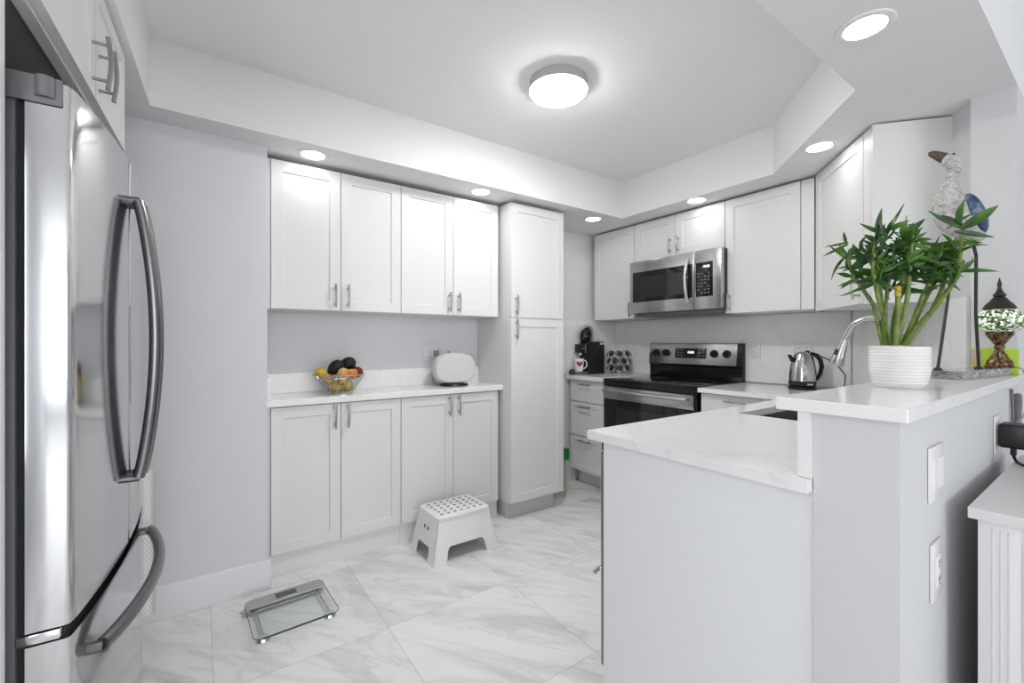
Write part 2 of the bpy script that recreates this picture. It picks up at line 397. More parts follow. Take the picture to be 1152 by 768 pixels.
# drawer unit beside the pantry
t = thing('drawer_cabinet', 'white three-drawer base cabinet under the coffee machine', 'cabinet', (2.62, 2.818, 0), RZ)
MB().box(0.001, 0.384, 0.0005, 0.57, 0.118, 0.888).build('body', M['cab'], t, False)
MB().box(0.01, 0.384, 0.075, 0.09, 0.0, 0.118).build('toe_kick', M['toe'], t, False)
MB().box(-0.030, -0.001, 0.03, 0.05, 0.0, 0.888).build('filler_strip', M['toe'], t, False)
for z0, z1, f in ((0.705, 0.884, 0), (0.420, 0.700, 1), (0.128, 0.415, 1)):
    d = shaker(t, 0, 0.385, z0, z1, 0.055, name='drawer') if f else slab(t, 0, 0.385, z0, z1)
    bar_handle(d, 0.19, z1 - 0.032, 0.13, False)
tag(MB().box(2.57, 3.188, 2.42, 2.838, 0.889, 0.925, 0.002, 1).build('countertop', M['quartz'], None, False), 'short white quartz countertop under the coffee machine, between pantry and range', 'countertop')

# base unit at the other side of the range
t = thing('base_cabinet', 'white drawer base cabinet wedged between the range and the peninsula', 'cabinet', (2.62, 1.600, 0), RZ)
MB().box(0.001, 0.50, 0.0005, 0.56, 0.118, 0.888).build('body', M['cab'], t, False)
MB().box(0.0, 0.50, 0.075, 0.09, 0.0, 0.118).build('toe_kick', M['toe'], t, False)
d = slab(t, 0, 0.50, 0.705, 0.884); bar_handle(d, 0.23, 0.848, 0.13, False)
shaker(t, 0, 0.50, 0.12, 0.70)

# splash slabs
tag(MB().box(2.163, 3.199, 2.838, 2.8495, 0.926, 1.394).build('backsplash', M['splash'], None, False), 'pale veined splash slab behind the coffee machine', 'backsplash')
tag(MB().box(3.188, 3.1995, 0.99, 2.837, 0.926, 1.394).build('backsplash', M['splash'], None, False), 'pale veined splash slab behind the range and kettle', 'backsplash')
nx, ny = -0.0078, 0.0092
tag(MB().prism([(3.186 + nx, 0.964 + ny), (2.500 + nx, 0.382 + ny), (2.500, 0.382), (3.186, 0.964)], 0.926, 1.388).build('backsplash', M['splash'], None, False), 'pale angled splash slab behind the plant and faucet', 'backsplash')

# ------------------------------------------------------------------ peninsula
CT0, CT1 = 0.889, 0.917
t = thing('peninsula_end', 'smooth white painted end panel of the peninsula, under its counter end', 'panel', (1.08, 0.41, 0))
MB().box(0.0, 0.018, -0.008, 0.600, 0.0, CT0 - 0.001).build('end_panel', M['trimw'], t, False)
t = thing('sink_cabinet', 'white sink base cabinet beyond the dishwasher, under the sink', 'cabinet', (2.56, 0.984, 0), pi)
MB().box(0.0, 0.84, 0.0005, 0.02, 0.118, CT0 - 0.002).build('front_frame', M['cab'], t, False)
MB().box(0.0, 0.84, 0.06, 0.075, 0.0, 0.118).build('toe_kick', M['toe'], t, False)
for a, c_, hx in ((0, 0.42, 0.38), (0.42, 0.84, 0.46)):
    d = shaker(t, a, c_, 0.12, CT0 - 0.004); bar_handle(d, hx, 0.80, 0.13)
t = thing('dishwasher', 'dishwasher edge showing beside the peninsula end panel', 'dishwasher', (1.71, 1.020, 0), pi)
MB().box(0.0, 0.60, 0.02, 0.50, 0.10, 0.855).build('body', M['greyplastic'], t, False)
dd = MB().box(0.0, 0.602, -0.024, 0.019, 0.115, 0.838, 0.003).build('door', M['greyplastic'], t)
MB().box(0.0, 0.602, -0.030, -0.0241, 0.115, 0.838, 0.002).build('front_sheet', M['steel'], dd)
MB().box(0.0, 0.602, -0.026, 0.018, 0.841, 0.872, 0.003).build('control_strip', M['black'], t)
hb = MB(); hb.tube([(0.545, -0.055, 0.42), (0.565, -0.074, 0.412), (0.588, -0.078, 0.400)], 0.009, 8); hb.tube([(0.565, -0.029, 0.412), (0.565, -0.072, 0.412)], 0.006, 8)
hb.build('latch', M['chrome'], dd)

ct = MB()
SX0, SX1, SY0, SY1 = 1.80, 2.46, 0.565, 0.94
EX, EY = 1.040, 1.045
for (x0, x1, y0, y1) in ((EX, SX0, 0.4255, EY), (SX1, 2.57, 0.4255, EY), (SX0, SX1, 0.4255, SY0), (SX0, SX1, SY1, EY), (EX, 1.069, 0.400, 0.4255)):
    ct.box(x0, x1, y0, y1, CT0, CT1)
ct.prism([(2.57, 0.4555), (2.57, 1.605), (3.187, 1.605), (3.187, 0.982), (3.175, 0.968)], CT0, CT1)
bmesh.ops.remove_doubles(ct.bm, verts=ct.bm.verts, dist=0.0002)
tag(ct.build('countertop', M['quartz'], None, False), 'large white quartz peninsula countertop with the sink cut out', 'countertop')
tag(MB().box(1.060, 2.49, 0.3995, 0.425, CT1 + 0.001, 1.0605).build('backsplash', M['quartz'], None, False), 'low quartz upstand between the peninsula counter and the raised bar', 'backsplash')
tag(MB().prism([(1.040, 0.237), (2.466, 0.237), (2.466, 0.380), (2.480, 0.393), (2.553, 0.4555), (2.553, 0.462), (1.040, 0.462)], 1.061, 1.0875, 0.002, 1).build('bar_top', M['quartz'], None, False), 'raised white quartz bar top carrying the potted bamboo', 'countertop')
t = thing('sink', 'stainless undermount sink set in the peninsula counter', 'sink', (SX0, SY0, 0.70))
w, dp = SX1 - SX0, SY1 - SY0
s_ = MB(); s_.box(-0.012, w + 0.012, -0.012, dp + 0.012, 0.0, 0.003)
for (a, b2, c_, d_) in ((-0.012, -0.002, -0.012, dp + 0.012), (w + 0.002, w + 0.012, -0.012, dp + 0.012), (-0.002, w + 0.002, -0.012, -0.002), (-0.002, w + 0.002, dp + 0.002, dp + 0.012)):
    s_.box(a, b2, c_, d_, 0.003, 0.188)
s_.build('basin', M['sink'], t, False)
MB().lathe([(0.0, 0.004), (0.03, 0.004), (0.042, 0.007), (0.045, 0.004), (0.045, 0.0031)], 20, (w / 2, dp / 2, 0)).build('drain', M['chrome'], t)
t = thing('faucet', 'brushed pull-down faucet arching behind the plant pot over the sink', 'faucet', (2.10, 0.505, CT1))
MB().lathe([(0.028, 0), (0.028, 0.012), (0.018, 0.03), (0.016, 0.055)], 20).build('base', M['steel'], t)
arc = [(0, 0, 0.05), (0, 0, 0.16), (0, 0.003, 0.27)]
for i in range(13):
    a_ = radians(175 - i * 11.3); arc.append((0, 0.083 + 0.080 * cos(a_), 0.30 + 0.080 * sin(a_)))
arc.append((0, 0.168, 0.297))
MB().tube(arc, 0.0125, 14).build('spout', M['steel'], t)
hd = MB(); hd.tube([(0, 0.167, 0.300), (0, 0.172, 0.285), (0, 0.186, 0.235), (0, 0.194, 0.205), (0, 0.196, 0.198)], [0.013, 0.0145, 0.022, 0.026, 0.024], 18); hdo = hd.build('spray_head', M['steel'], t)
MB().tube([(-0.017, 0.188, 0.262), (-0.021, 0.192, 0.240)], 0.006, 8).build('spray_button', M['black'], hdo)
lv = MB(); lv.tube([(0.016, 0, 0.06), (0.05, 0, 0.085), (0.09, 0, 0.11)], 0.006, 8); lv.build('lever', M['steel'], t)

# ------------------------------------------------------------------ outlets and switches
def plate(name, label, loc, rz, wdt, hgt, cat, kind):
    t = thing(name, label, cat, loc, rz)
    MB().box(-wdt / 2, wdt / 2, -0.006, -0.0005, -hgt / 2, hgt / 2, 0.002).build('cover_plate', M['plate'], t)
    n = 2 if wdt > 0.09 else 1
    for i in range(n):
        cx_ = 0 if n == 1 else (-0.023 + 0.046 * i)
        if kind == 'outlet' or (kind == 'combo' and i == 0):
            MB().box(cx_ - 0.017, cx_ + 0.017, -0.009, -0.006, -0.034, 0.034, 0.001).build('socket_face', M['white'], t)
            sl = MB()
            for dz in (0.018, -0.018):
                for dx in (-0.0065, 0.0065): sl.box(cx_ + dx - 0.0013, cx_ + dx + 0.0013, -0.0096, -0.009, dz - 0.002, dz + 0.007)
                sl.disc((cx_, -0.0093, dz - 0.008), 0.0024, 'y', 0.0006, 10)
            sl.build('socket_slots', M['slot'], t)
        else:
            rk = MB().prism_axis([(-0.0085, -0.033), (-0.006, -0.033), (-0.006, 0.033), (-0.0085, 0.033)], cx_ - 0.016, cx_ + 0.016, 'x'); rk.build('rocker', M['white'], t)
    return t
plate('wall_outlet', 'white double outlet above the narrow counter beside the rounded speaker', (1.313, 2.85, 1.122), 0, 0.115, 0.115, 'outlet', 'outlet')
plate('wall_outlet', 'white outlet on the splash slab just beside the range', (3.188, 1.548, 1.152), RZ, 0.072, 0.115, 'outlet', 'outlet')
plate('wall_outlet', 'white double outlet on the splash slab behind the kettle', (3.188, 1.245, 1.150), RZ, 0.115, 0.115, 'outlet', 'outlet')
plate('light_switch', 'upper white switch plate on the half wall under the bar top', (1.310, 0.2555, 0.925), 0, 0.112, 0.118, 'switch', 'switch')
plate('wall_outlet', 'lower white outlet plate on the half wall beside the dresser', (1.310, 0.2555, 0.712), 0, 0.078, 0.125, 'outlet', 'outlet')
plate('wall_outlet', 'white outlet on the half wall with the black adapter plugged in', (2.035, 0.2555, 0.918), 0, 0.078, 0.120, 'outlet', 'outlet')

# ------------------------------------------------------------------ refrigerator (local: x along the front away from the camera, -y outwards)
FR = radians(87.5); FP = (-0.206, 1.18, 0)
t = thing('refrigerator', 'tall stainless french door refrigerator with curved handles', 'refrigerator', FP, FR)
FW = 0.82; FT = 1.70
def front(x): return -0.026 * (1 - ((x - FW / 2) / (FW / 2)) ** 2)
def leaf(x0, x1, th=0.062, n=16, rr=0.010):
    pts = [(x0, th), ]
    for i in range(n + 1):
        x = x0 + (x1 - x0) * i / n; y = front(x)
        if i == 0: pts += [(x0, y + rr), (x0 + rr * 0.3, y + rr * 0.3), (x0 + rr, y)]
        elif i == n: pts += [(x1 - rr, y), (x1 - rr * 0.3, y + rr * 0.3), (x1, y + rr)]
        elif x0 + rr < x < x1 - rr: pts.append((x, y))
    return pts + [(x1, th)]
MB().box(0.004, FW - 0.004, 0.075, 0.70, 0.03, FT - 0.005, 0.004).build('body', M['fridgeside'], t)
MB().box(0.010, FW - 0.010, 0.0625, 0.0745, 0.07, FT - 0.02).build('gasket', M['rubber'], t)
def bow_handle(parent, p, ln_axis):
    mb = MB(); pts = []
    for i in range(25):
        f = i / 24; o = 0.022 + 0.036 * sin(pi * f) ** 0.8
        pts.append(p(f, o))
    mb.tube(pts, 0.0165, 14, flat=0.85)
    mb.tube([p(0, -0.001), p(0.0, 0.024)], 0.012, 10); mb.tube([p(1, -0.001), p(1.0, 0.024)], 0.012, 10)
    return mb.build('handle', M['handle'], parent)
HZ0, HZ1 = 0.842, 1.590
d = MB().prism(leaf(0, 0.4085), 0.668, FT).build('door', M['fridge'], t); d['label'] = 'near refrigerator door'
bow_handle(d, lambda f, o: (0.386, front(0.386) - o, HZ0 + (HZ1 - HZ0) * f), 'z')
d = MB().prism(leaf(0.4115, FW), 0.668, FT).build('door', M['fridge'], t); d['label'] = 'far refrigerator door'
bow_handle(d, lambda f, o: (0.434, front(0.434) - o, HZ0 + (HZ1 - HZ0) * f), 'z')
d = MB().prism(leaf(0, FW), 0.075, 0.642).build('freezer_drawer', M['fridge'], t)
bow_handle(d, lambda f, o: (0.075 + 0.67 * f, front(0.075 + 0.67 * f) - o, 0.572), 'x')
MB().box(0.012, FW - 0.012, 0.012, 0.07, 0.643, 0.667).build('gap_rail', M['rubber'], t)
hc = MB(); hc.box(0.0, 0.060, 0.012, 0.090, FT + 0.0005, FT + 0.006, 0.002)
hc.box(-0.006, -0.0005, 0.010, 0.100, FT - 0.045, FT + 0.006, 0.006); hc.tube([(-0.004, 0.034, FT - 0.034), (-0.004, 0.034, FT + 0.004)], 0.014, 16)
hc.build('hinge_cover', M['greyplastic'], t)
MB().box(0.0, 0.05, 0.015, 0.075, 0.6445, 0.664, 0.003).build('hinge', M['chrome'], t)
for x in (0.06, FW - 0.06):
    for y in (0.14, 0.62): MB().tube([(x, y, 0.0), (x, y, 0.029)], 0.018, 12).build('foot', M['black'], t)
# cabinet above it and tall side panel
CP = (-0.2645 , 1.150, 1.84)
t = thing('over_fridge_cabinet', 'white two-door cabinet high above the refrigerator', 'cabinet', CP, FR)
cw = 0.79; chh = SOF - 1.84 - 0.004
bd = MB()
bd.box(0.0, 0.018, 0.0005, 0.60, 0.0, chh); bd.box(cw - 0.018, cw, 0.0005, 0.60, 0.0, chh); bd.box(0.018, cw - 0.018, 0.0005, 0.60, chh - 0.018, chh)
bd.box(0.018, cw - 0.018, 0.0005, 0.022, 0.0, 0.04); bd.box(0.018, cw - 0.018, 0.58, 0.60, 0.0, chh - 0.018)
bd.build('body', M['cab'], t, False)
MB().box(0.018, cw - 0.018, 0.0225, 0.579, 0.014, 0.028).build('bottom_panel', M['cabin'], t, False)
MB().box(0.002, cw - 0.002, -0.0005, 0.0215, -0.0085, -0.0005).build('bottom_rail', M['toe'], t, False)
for a, c_, hx in ((0, 0.412, 0.378), (0.412, cw, 0.446)):
    d = shaker(t, a, c_, 0, chh - 0.003, 0.055); bar_handle(d, hx, 0.085, 0.135)
tag(MB().box(-0.019, -0.001, 0.020, 0.66, 0.0, 2.155).build('end_panel', M['cab'], None, False, (CP[0], CP[1], 0), FR), 'tall white side panel at the near side of the refrigerator', 'panel')

# towel hanging at the far side of the refrigerator
tw = MB(); prof = []
n_ = 22
for sgn in (1, -1):
    rng = range(n_ + 1) if sgn == 1 else range(n_, -1, -1)
    for i in rng:
        f = i / n_; prof.append((0.075 * f - 0.07, 0.012 * sin(f * 9.0) + sgn * 0.004))
m = M['towel'] = mat('striped_towel', (0.78, 0.78, 0.77), 0.9); N, L, b = nodes(m)
wv = N.new('ShaderNodeTexWave'); wv.inputs['Scale'].default_value = 48; wv.inputs['Distortion'].default_value = 0.6
L.new(coords(N, L, (1, 1, 0.6), (0.0, radians(35), 0)), wv.inputs[0])
L.new(ramp(N, L, wv.outputs['Fac'], [(0.25, (0.66, 0.66, 0.67)), (0.5, (0.80, 0.80, 0.79))]), b.inputs['Base Color'])
bump(N, L, b, wv.outputs['Fac'], 0.3, 0.003)
tw.prism(prof, 0.0, 0.52)
t = thing('dish_towel', 'white striped dish towel hanging at the far side of the refrigerator', 'towel', (-0.143, 2.048, 0.225), 0)
tw.build('cloth', M['towel'], t)
hk = MB(); hk.tube([(-0.035, -0.046, 0.505), (-0.035, -0.02, 0.500), (-0.035, 0.0, 0.504), (-0.035, 0.012, 0.526)], 0.003, 8); hk.build('hook', M['chrome'], t)

# ------------------------------------------------------------------ microwave (over the range)
t = thing('microwave', 'stainless over-the-range microwave with black window', 'microwave', (2.80, 2.320, 1.43), RZ)
MW, MH = 0.752, 0.402
MB().box(0.001, MW - 0.001, 0.0205, 0.386, 0.004, MH - 0.002).build('body', M['blackenamel'], t, False)
dr = MB().box(0.0, 0.556, -0.02, 0.02, 0.0, MH, 0.003).build('door', M['steel'], t)
MB().box(0.030, 0.545, -0.0225, -0.0201, 0.085, 0.318, 0.001).build('window', M['blackglass'], dr)
M['greyglass'] = mat('grey_glass', (0.018, 0.019, 0.021), 0.05, spec=0.7)
MB().box(0.085, 0.470, -0.0232, -0.0226, 0.115, 0.272).build('window_screen', M['greyglass'], dr)
hb = MB(); pts = [(0.515, -0.0225 - 0.012 - 0.030 * sin(pi * i / 14), 0.055 + 0.295 * i / 14) for i in range(15)]
hb.tube(pts, 0.011, 12); hb.tube([(0.515, -0.021, 0.058), (0.515, -0.035, 0.058)], 0.010, 10); hb.tube([(0.515, -0.021, 0.347), (0.515, -0.035, 0.347)], 0.010, 10)
hb.build('handle', mat('pale_steel', (0.62, 0.62, 0.61), 0.25, 1.0), dr)
cpn = MB().box(0.558, MW, -0.02, 0.02, 0.0, MH, 0.003).build('control_frame', M['steel'], t)
MB().box(0.572, 0.695, -0.0225, -0.0201, 0.085, 0.318, 0.001).build('control_panel', M['blackglass'], cpn)
M['led'] = mat('display_glow', (0.02, 0.02, 0.03), 0.4, emis=(0.80, 0.86, 1.0), es=1.0)
M['legend'] = mat('grey_legend', (0.34, 0.34, 0.35), 0.5)
text_mesh('clock_digits', '10:00', 0.024, M['led'], cpn, (0.648, -0.0229, 0.287), (pi / 2, 0, 0))
kk = MB()
for r_ in range(7):
    for c_ in range(4):
        if (r_ * 3 + c_ * 5) % 4: kk.box(0.588 + c_ * 0.024, 0.588 + c_ * 0.024 + 0.011, -0.0231, -0.0226, 0.108 + r_ * 0.022, 0.113 + r_ * 0.022)
kk.build('keypad', M['legend'], cpn)
un = MB().box(0.02, MW - 0.02, 0.03, 0.37, -0.024, 0.0035, 0.006); un.build('vent_underside', M['greyplastic'], t)

# ------------------------------------------------------------------ range
t = thing('range', 'freestanding electric range with black glass cooktop and stainless oven door', 'stove', (2.60, 2.412, 0), RZ)
RW = 0.800
MB().box(0.004, RW - 0.004, 0.02, 0.585, 0.05, 0.904).build('body', M['blackenamel'], t, False)
ck = MB().box(0.0, RW, -0.022, 0.545, 0.905, 0.9225, 0.004).build('cooktop', M['blackglass'], t)
MB().box(0.0, RW, -0.022, 0.019, 0.868, 0.9045, 0.003).build('front_trim', M['blackenamel'], t)
br_ = MB()
for x, y, r in ((0.21, 0.14, 0.10), (0.58, 0.14, 0.085), (0.21, 0.40, 0.075), (0.58, 0.40, 0.10)):
    br_.shell([(r, 0.0), (r, 0.0004), (r - 0.003, 0.0004), (r - 0.003, 0.0)], 40, (x, y, 0.9226))
br_.build('burner_marks', mat('faint_burner_grey', (0.035, 0.035, 0.037), 0.2), ck)
dr = MB().box(0.006, RW - 0.006, -0.022, 0.019, 0.215, 0.866, 0.004).build('oven_door', M['blackglass'], t)
MB().box(0.006, RW - 0.024, -0.0265, -0.0221, 0.768, 0.862, 0.002).build('steel_band', M['steel'], dr)
MB().box(0.13, RW - 0.13, -0.0236, -0.0221, 0.30, 0.705, 0.001).build('window', M['greyglass'], dr)
hb = MB(); pts = [(0.026 + (RW - 0.085) * i / 16, -0.0255 - 0.030 - 0.010 * sin(pi * i / 16), 0.834) for i in range(17)]
hb.tube(pts, 0.0125, 12)
for x in (0.045, RW - 0.078): hb.tube([(x, -0.026, 0.834), (x, -0.056, 0.834)], 0.010, 10)
hb.build('handle', bpy.data.materials['pale_steel'], dr)
MB().box(0.006, RW - 0.006, -0.020, 0.019, 0.06, 0.208, 0.004).build('storage_drawer', M['steel'], t)
for x in (0.05, RW - 0.05):
    for y in (0.06, 0.54): MB().tube([(x, y, 0), (x, y, 0.049)], 0.018, 12).build('foot', M['black'], t)
bg = MB().prism_axis([(0.548, 0.905), (0.586, 0.905), (0.586, 1.196), (0.556, 1.196), (0.535, 1.03), (0.548, 1.015)], 0.002, RW - 0.002, 'x', 0.003).build('backguard', M['blackenamel'], t)
pn = MB().prism_axis([(0.5345, 1.03), (0.5555, 1.192), (0.5480, 1.193), (0.527, 1.031)], 0.006, RW - 0.040, 'x', 0.0015).build('control_panel', M['steel'], bg)
tilt = math.atan2(0.021, 0.162)
def onp(x, z, o): return (x, 0.527 + (z - 1.031) * 0.021 / 0.162 - o, z)
dp_ = MB().box(-0.134, 0.134, -0.002, 0.001, -0.040, 0.040, 0.0015).build('display_window', M['blackglass'], bg, loc=onp(0.392, 1.118, 0.001)); dp_.rotation_euler = (-tilt, 0, 0)
text_mesh('clock_digits', '10:00', 0.026, M['led'], bg, onp(0.395, 1.124, 0.0036), (pi / 2 - tilt, 0, 0))
kk = MB()
for sx_ in (0.285, 0.315, 0.47, 0.50):
    for zz in (1.10, 1.122, 1.144): kk.box(sx_ - 0.008, sx_ + 0.008, onp(0, zz, 0.0034)[1], onp(0, zz, 0.0028)[1], zz - 0.002, zz + 0.002)
kk.build('touch_keys', M['legend'], bg)
for kx in (0.074, 0.173, 0.590, 0.688):
    p = onp(kx, 1.117, 0); q = onp(kx, 1.117, 0.022); z1_ = 1.117
    k = MB(); k.tube([(p[0], p[1], z1_), (p[0], p[1] - 0.006, z1_ - 0.001), (p[0], p[1] - 0.008, z1_ - 0.001), (p[0], p[1] - 0.024, z1_ - 0.003)], [0.031, 0.031, 0.026, 0.023], 20)
    k.box(kx - 0.004, kx + 0.004, p[1] - 0.032, p[1] - 0.02, z1_ - 0.024, z1_ + 0.018, 0.002)
    ko = k.build('knob', M['black'], bg)
# ------------------------------------------------------------------ ceiling fixtures
def emit(name, col, s):
    m = mat(name, (0.9, 0.9, 0.9), 0.4, emis=col, es=s); return m
M['lampdiff'] = emit('lamp_diffuser', (1.0, 0.985, 0.96), CEIL_E)
M['down'] = emit('downlight_diffuser', (1.0, 0.985, 0.955), DOWN_E)
t = thing('ceiling_light', 'round flush-mounted disc light on the kitchen ceiling', 'ceiling light', (1.385, 1.585, KC))
MB().shell([(0.130, -0.0005), (0.137, -0.0005), (0.139, -0.040), (0.139, -0.046), (0.134, -0.046), (0.132, -0.0005)], 48).build('rim', mat('grey_rim', (0.55, 0.55, 0.55), 0.5), t)
MB().lathe([(0.1335, -0.042), (0.1335, -0.047), (0.130, -0.055), (0.11, -0.064), (0.07, -0.070), (0.0, -0.073)], 48).build('diffuser', M['lampdiff'], t)
for x, y, lb in ((0.464, 2.425, 'recessed downlight over the cabinet above the fruit basket'), (1.452, 2.405, 'recessed downlight beside the tall pantry, over the cabinet corner'),
                 (2.49, 2.44, 'recessed downlight past the pantry, above the coffee machine corner'), (2.735, 1.715, 'recessed downlight in the soffit above the microwave'),
                 (2.475, 0.895, 'recessed downlight in front of the angled corner cabinet'), (1.645, 0.475, 'large recessed downlight over the raised bar')):
    t = thing('downlight', lb, 'downlight', (x, y, SOF), 0, 'recessed downlights in the soffit')
    MB().shell([(0.054, -0.0005), (0.054, -0.004), (0.068, -0.006), (0.074, -0.0035), (0.075, -0.0005), (0.054, -0.0005)], 36).build('trim_ring', M['white'], t)
    MB().lathe([(0.0535, -0.0005), (0.0535, -0.003), (0.0, -0.0032)], 36).build('lens', M['down'], t)

# ------------------------------------------------------------------ fruit basket
wire = mat('basket_wire', (0.55, 0.55, 0.55), 0.2, 1.0)
BX, BY, BZ = 0.650, 2.665, 0.912
t = thing('fruit_basket', 'chrome wire fruit basket on the narrow counter', 'basket', (BX, BY, BZ))
def ring(r, z, n=40): return [(r * cos(2 * pi * i / n), r * sin(2 * pi * i / n), z) for i in range(n)]
rm = MB().tube(ring(0.142, 0.108), 0.0034, 8, True); rm.tube(ring(0.134, 0.092), 0.002, 6, True); rm.build('rim', wire, t)
bs = MB().tube(ring(0.076, 0.0045), 0.0042, 8, True); bs.tube(ring(0.079, 0.013), 0.003, 8, True)
for i in range(-3, 4):
    y = i * 0.02; xx = sqrt(0.076 ** 2 - y * y); bs.tube([(-xx, y, 0.010), (xx, y, 0.010)], 0.0018, 6)
bs.build('base_ring', wire, t)
wr_ = MB()
for i in range(36):
    a_ = 2 * pi * i / 36; wr_.tube([(r * cos(a_), r * sin(a_), z) for r, z in ((0.077, 0.006), (0.098, 0.038), (0.122, 0.075), (0.142, 0.108))], 0.0019, 5)
wr_.build('wires', wire, t)
def fruitmat(name, c0, c1, sc=6, rough=0.4, bs_=0.0):
    m = mat(name, c0, rough); N, L, b = nodes(m)
    L.new(ramp(N, L, noise(N, L, coords(N, L), sc * 4, 3), [(0.4, c0), (0.62, c1)]), b.inputs['Base Color'])
    if bs_: bump(N, L, b, noise(N, L, coords(N, L), 300, 2), bs_, 0.004)
    return m
FM = {'avo': fruitmat('avocado_skin', (0.004, 0.004, 0.004), (0.010, 0.011, 0.008), 20, 0.5, 0.6), 'lemon': fruitmat('lemon_skin', (0.55, 0.36, 0.02), (0.62, 0.46, 0.06), 6, 0.4, 0.3),
      'mango': fruitmat('mango_skin', (0.62, 0.50, 0.16), (0.62, 0.22, 0.08), 5), 'peach': fruitmat('peach_skin', (0.80, 0.38, 0.08), (0.72, 0.20, 0.06), 4, 0.6),
      'apple': fruitmat('apple_skin', (0.11, 0.005, 0.006), (0.22, 0.022, 0.016), 5, 0.25), 'pear': fruitmat('pear_skin', (0.46, 0.34, 0.06), (0.60, 0.48, 0.12), 6, 0.45)}
stemm = mat('fruit_stem', (0.06, 0.04, 0.02), 0.8)
def fruit(name, kind, label, loc, prof, sc=1.0, tiltx=0, tilty=0, rz=0):
    t = thing(name, label, 'fruit', loc, 0, 'fruit in the wire basket'); t.rotation_euler = (tiltx, tilty, rz)
    MB().lathe([(r * sc, z * sc) for r, z in prof], 24).build('flesh', FM[kind], t)
    top = max(z for r, z in prof) * sc
    MB().tube([(0, 0, top - 0.006), (0.001, 0, top + 0.005)], 0.0016, 6).build('stem', stemm, t)
def egg(a, b, sh=0.18, n=12): return [(b * sin(pi * i / n) * (1 - sh * cos(pi * i / n) * -1 * -1), -a * cos(pi * i / n)) for i in range(n + 1)]
APP = [(0, -0.030), (0.016, -0.034), (0.030, -0.022), (0.037, 0.0), (0.034, 0.02), (0.022, 0.031), (0.010, 0.031), (0, 0.026)]
LEM = [(0, -0.044), (0.006, -0.040), (0.020, -0.030), (0.029, -0.012), (0.030, 0.006), (0.022, 0.027), (0.008, 0.038), (0.005, 0.044), (0, 0.045)]
fz = BZ
fruit('avocado', 'avo', 'black avocado leaning over the peach, on the lemon side', (BX - 0.022, BY - 0.004, fz + 0.146), egg(0.052, 0.038), 1.0, 0.4, 0.75)
fruit('avocado', 'avo', 'black avocado resting topmost beside the red apple', (BX + 0.056, BY + 0.036, fz + 0.165), egg(0.050, 0.038), 1.0, 0.3, 1.25)
fruit('lemon', 'lemon', 'yellow lemon at the basket rim beside an avocado', (BX - 0.103, BY - 0.020, fz + 0.122), LEM, 0.95, 0.3, -1.2)
fruit('mango', 'mango', 'yellow and red mango standing in front between the avocados', (BX + 0.000, BY - 0.085, fz + 0.104), egg(0.046, 0.032), 1.0, -0.25, 0.15)
fruit('peach', 'peach', 'orange peach tucked under the topmost avocado', (BX + 0.060, BY - 0.045, fz + 0.110), APP, 0.88)
fruit('apple', 'apple', 'dark red apple at the basket rim beside the topmost avocado', (BX + 0.098, BY - 0.006, fz + 0.118), APP, 0.95, 0.2, 0.3)
fruit('apple', 'apple', 'small red apple just behind the dark red apple', (BX + 0.084, BY + 0.070, fz + 0.108), APP, 0.86)
fruit('pear', 'pear', 'yellow pear low in the basket behind the wires', (BX - 0.028, BY - 0.050, fz + 0.042), egg(0.036, 0.028), 1.0, 0.2, 1.2)
fruit('pear', 'pear', 'yellow-green pear low in the basket beside the other pear', (BX + 0.036, BY - 0.040, fz + 0.046), egg(0.034, 0.028), 1.0, 0.2, 1.9)
fruit('mango', 'mango', 'pink and yellow mango under the lemon', (BX - 0.066, BY - 0.026, fz + 0.082), egg(0.038, 0.028), 1.0, 1.3, 0.3)

# ------------------------------------------------------------------ rounded white speaker by the outlet
t = thing('speaker', 'rounded pale grey speaker on a black foot beside the pantry', 'speaker', (1.395, 2.665, 0.912), radians(-14))
M['pale'] = mat('pale_grey_fabric', (0.66, 0.66, 0.65), 0.75)
sp = MB(); ns, nk = 40, 10
def superell(w_, h_, zc, y, e=2.55):
    return [(w_ * math.copysign(abs(cos(2 * pi * i / ns)) ** (2 / e), cos(2 * pi * i / ns)), y, zc + h_ * math.copysign(abs(sin(2 * pi * i / ns)) ** (2 / e), sin(2 * pi * i / ns))) for i in range(ns)]
rings = []
for k_ in range(nk + 1):
    a_ = -pi / 2 + pi * k_ / nk; s_k = max(0.05, cos(a_)) ** 0.55
    rings.append([sp.bm.verts.new(p) for p in superell(0.148 * (0.72 + 0.28 * s_k) if 0 < k_ < nk else 0.09, 0.104 * (0.70 + 0.30 * s_k) if 0 < k_ < nk else 0.06, 0.118, 0.062 * sin(a_))])
for a_, c_ in zip(rings, rings[1:]):
    for j in range(ns): sp.bm.faces.new((a_[j], a_[(j + 1) % ns], c_[(j + 1) % ns], c_[j]))
sp.bm.faces.new(rings[0][::-1]); sp.bm.faces.new(rings[-1]); bmesh.ops.recalc_face_normals(sp.bm, faces=sp.bm.faces)
sb = sp.build('body', M['pale'], t)
MB().lathe([(0.0, 0), (0.094, 0), (0.098, 0.004), (0.092, 0.013), (0.06, 0.018)], 36, sy=0.80).build('foot', M['black'], t)
text_mesh('logo', 'ASUS', 0.022, mat('logo_white', (0.9, 0.9, 0.9), 0.4), sb, (0.0, -0.0635, 0.118), (pi / 2, 0, 0), 0.001)
MB().tube([(-0.03, 0.03, 0.215), (-0.03, 0.03, 0.232)], 0.006, 10).build('antenna_stub', M['greyplastic'], t)
cbm = mat('grey_cable', (0.30, 0.30, 0.30), 0.5)
cb = MB(); cb.tube([(1.340, 2.8395, 1.130), (1.340, 2.815, 1.128), (1.332, 2.805, 1.09), (1.308, 2.80, 1.02), (1.296, 2.79, 0.94), (1.31, 2.77, 0.9165), (1.335, 2.735, 0.9165)], 0.0035, 8)
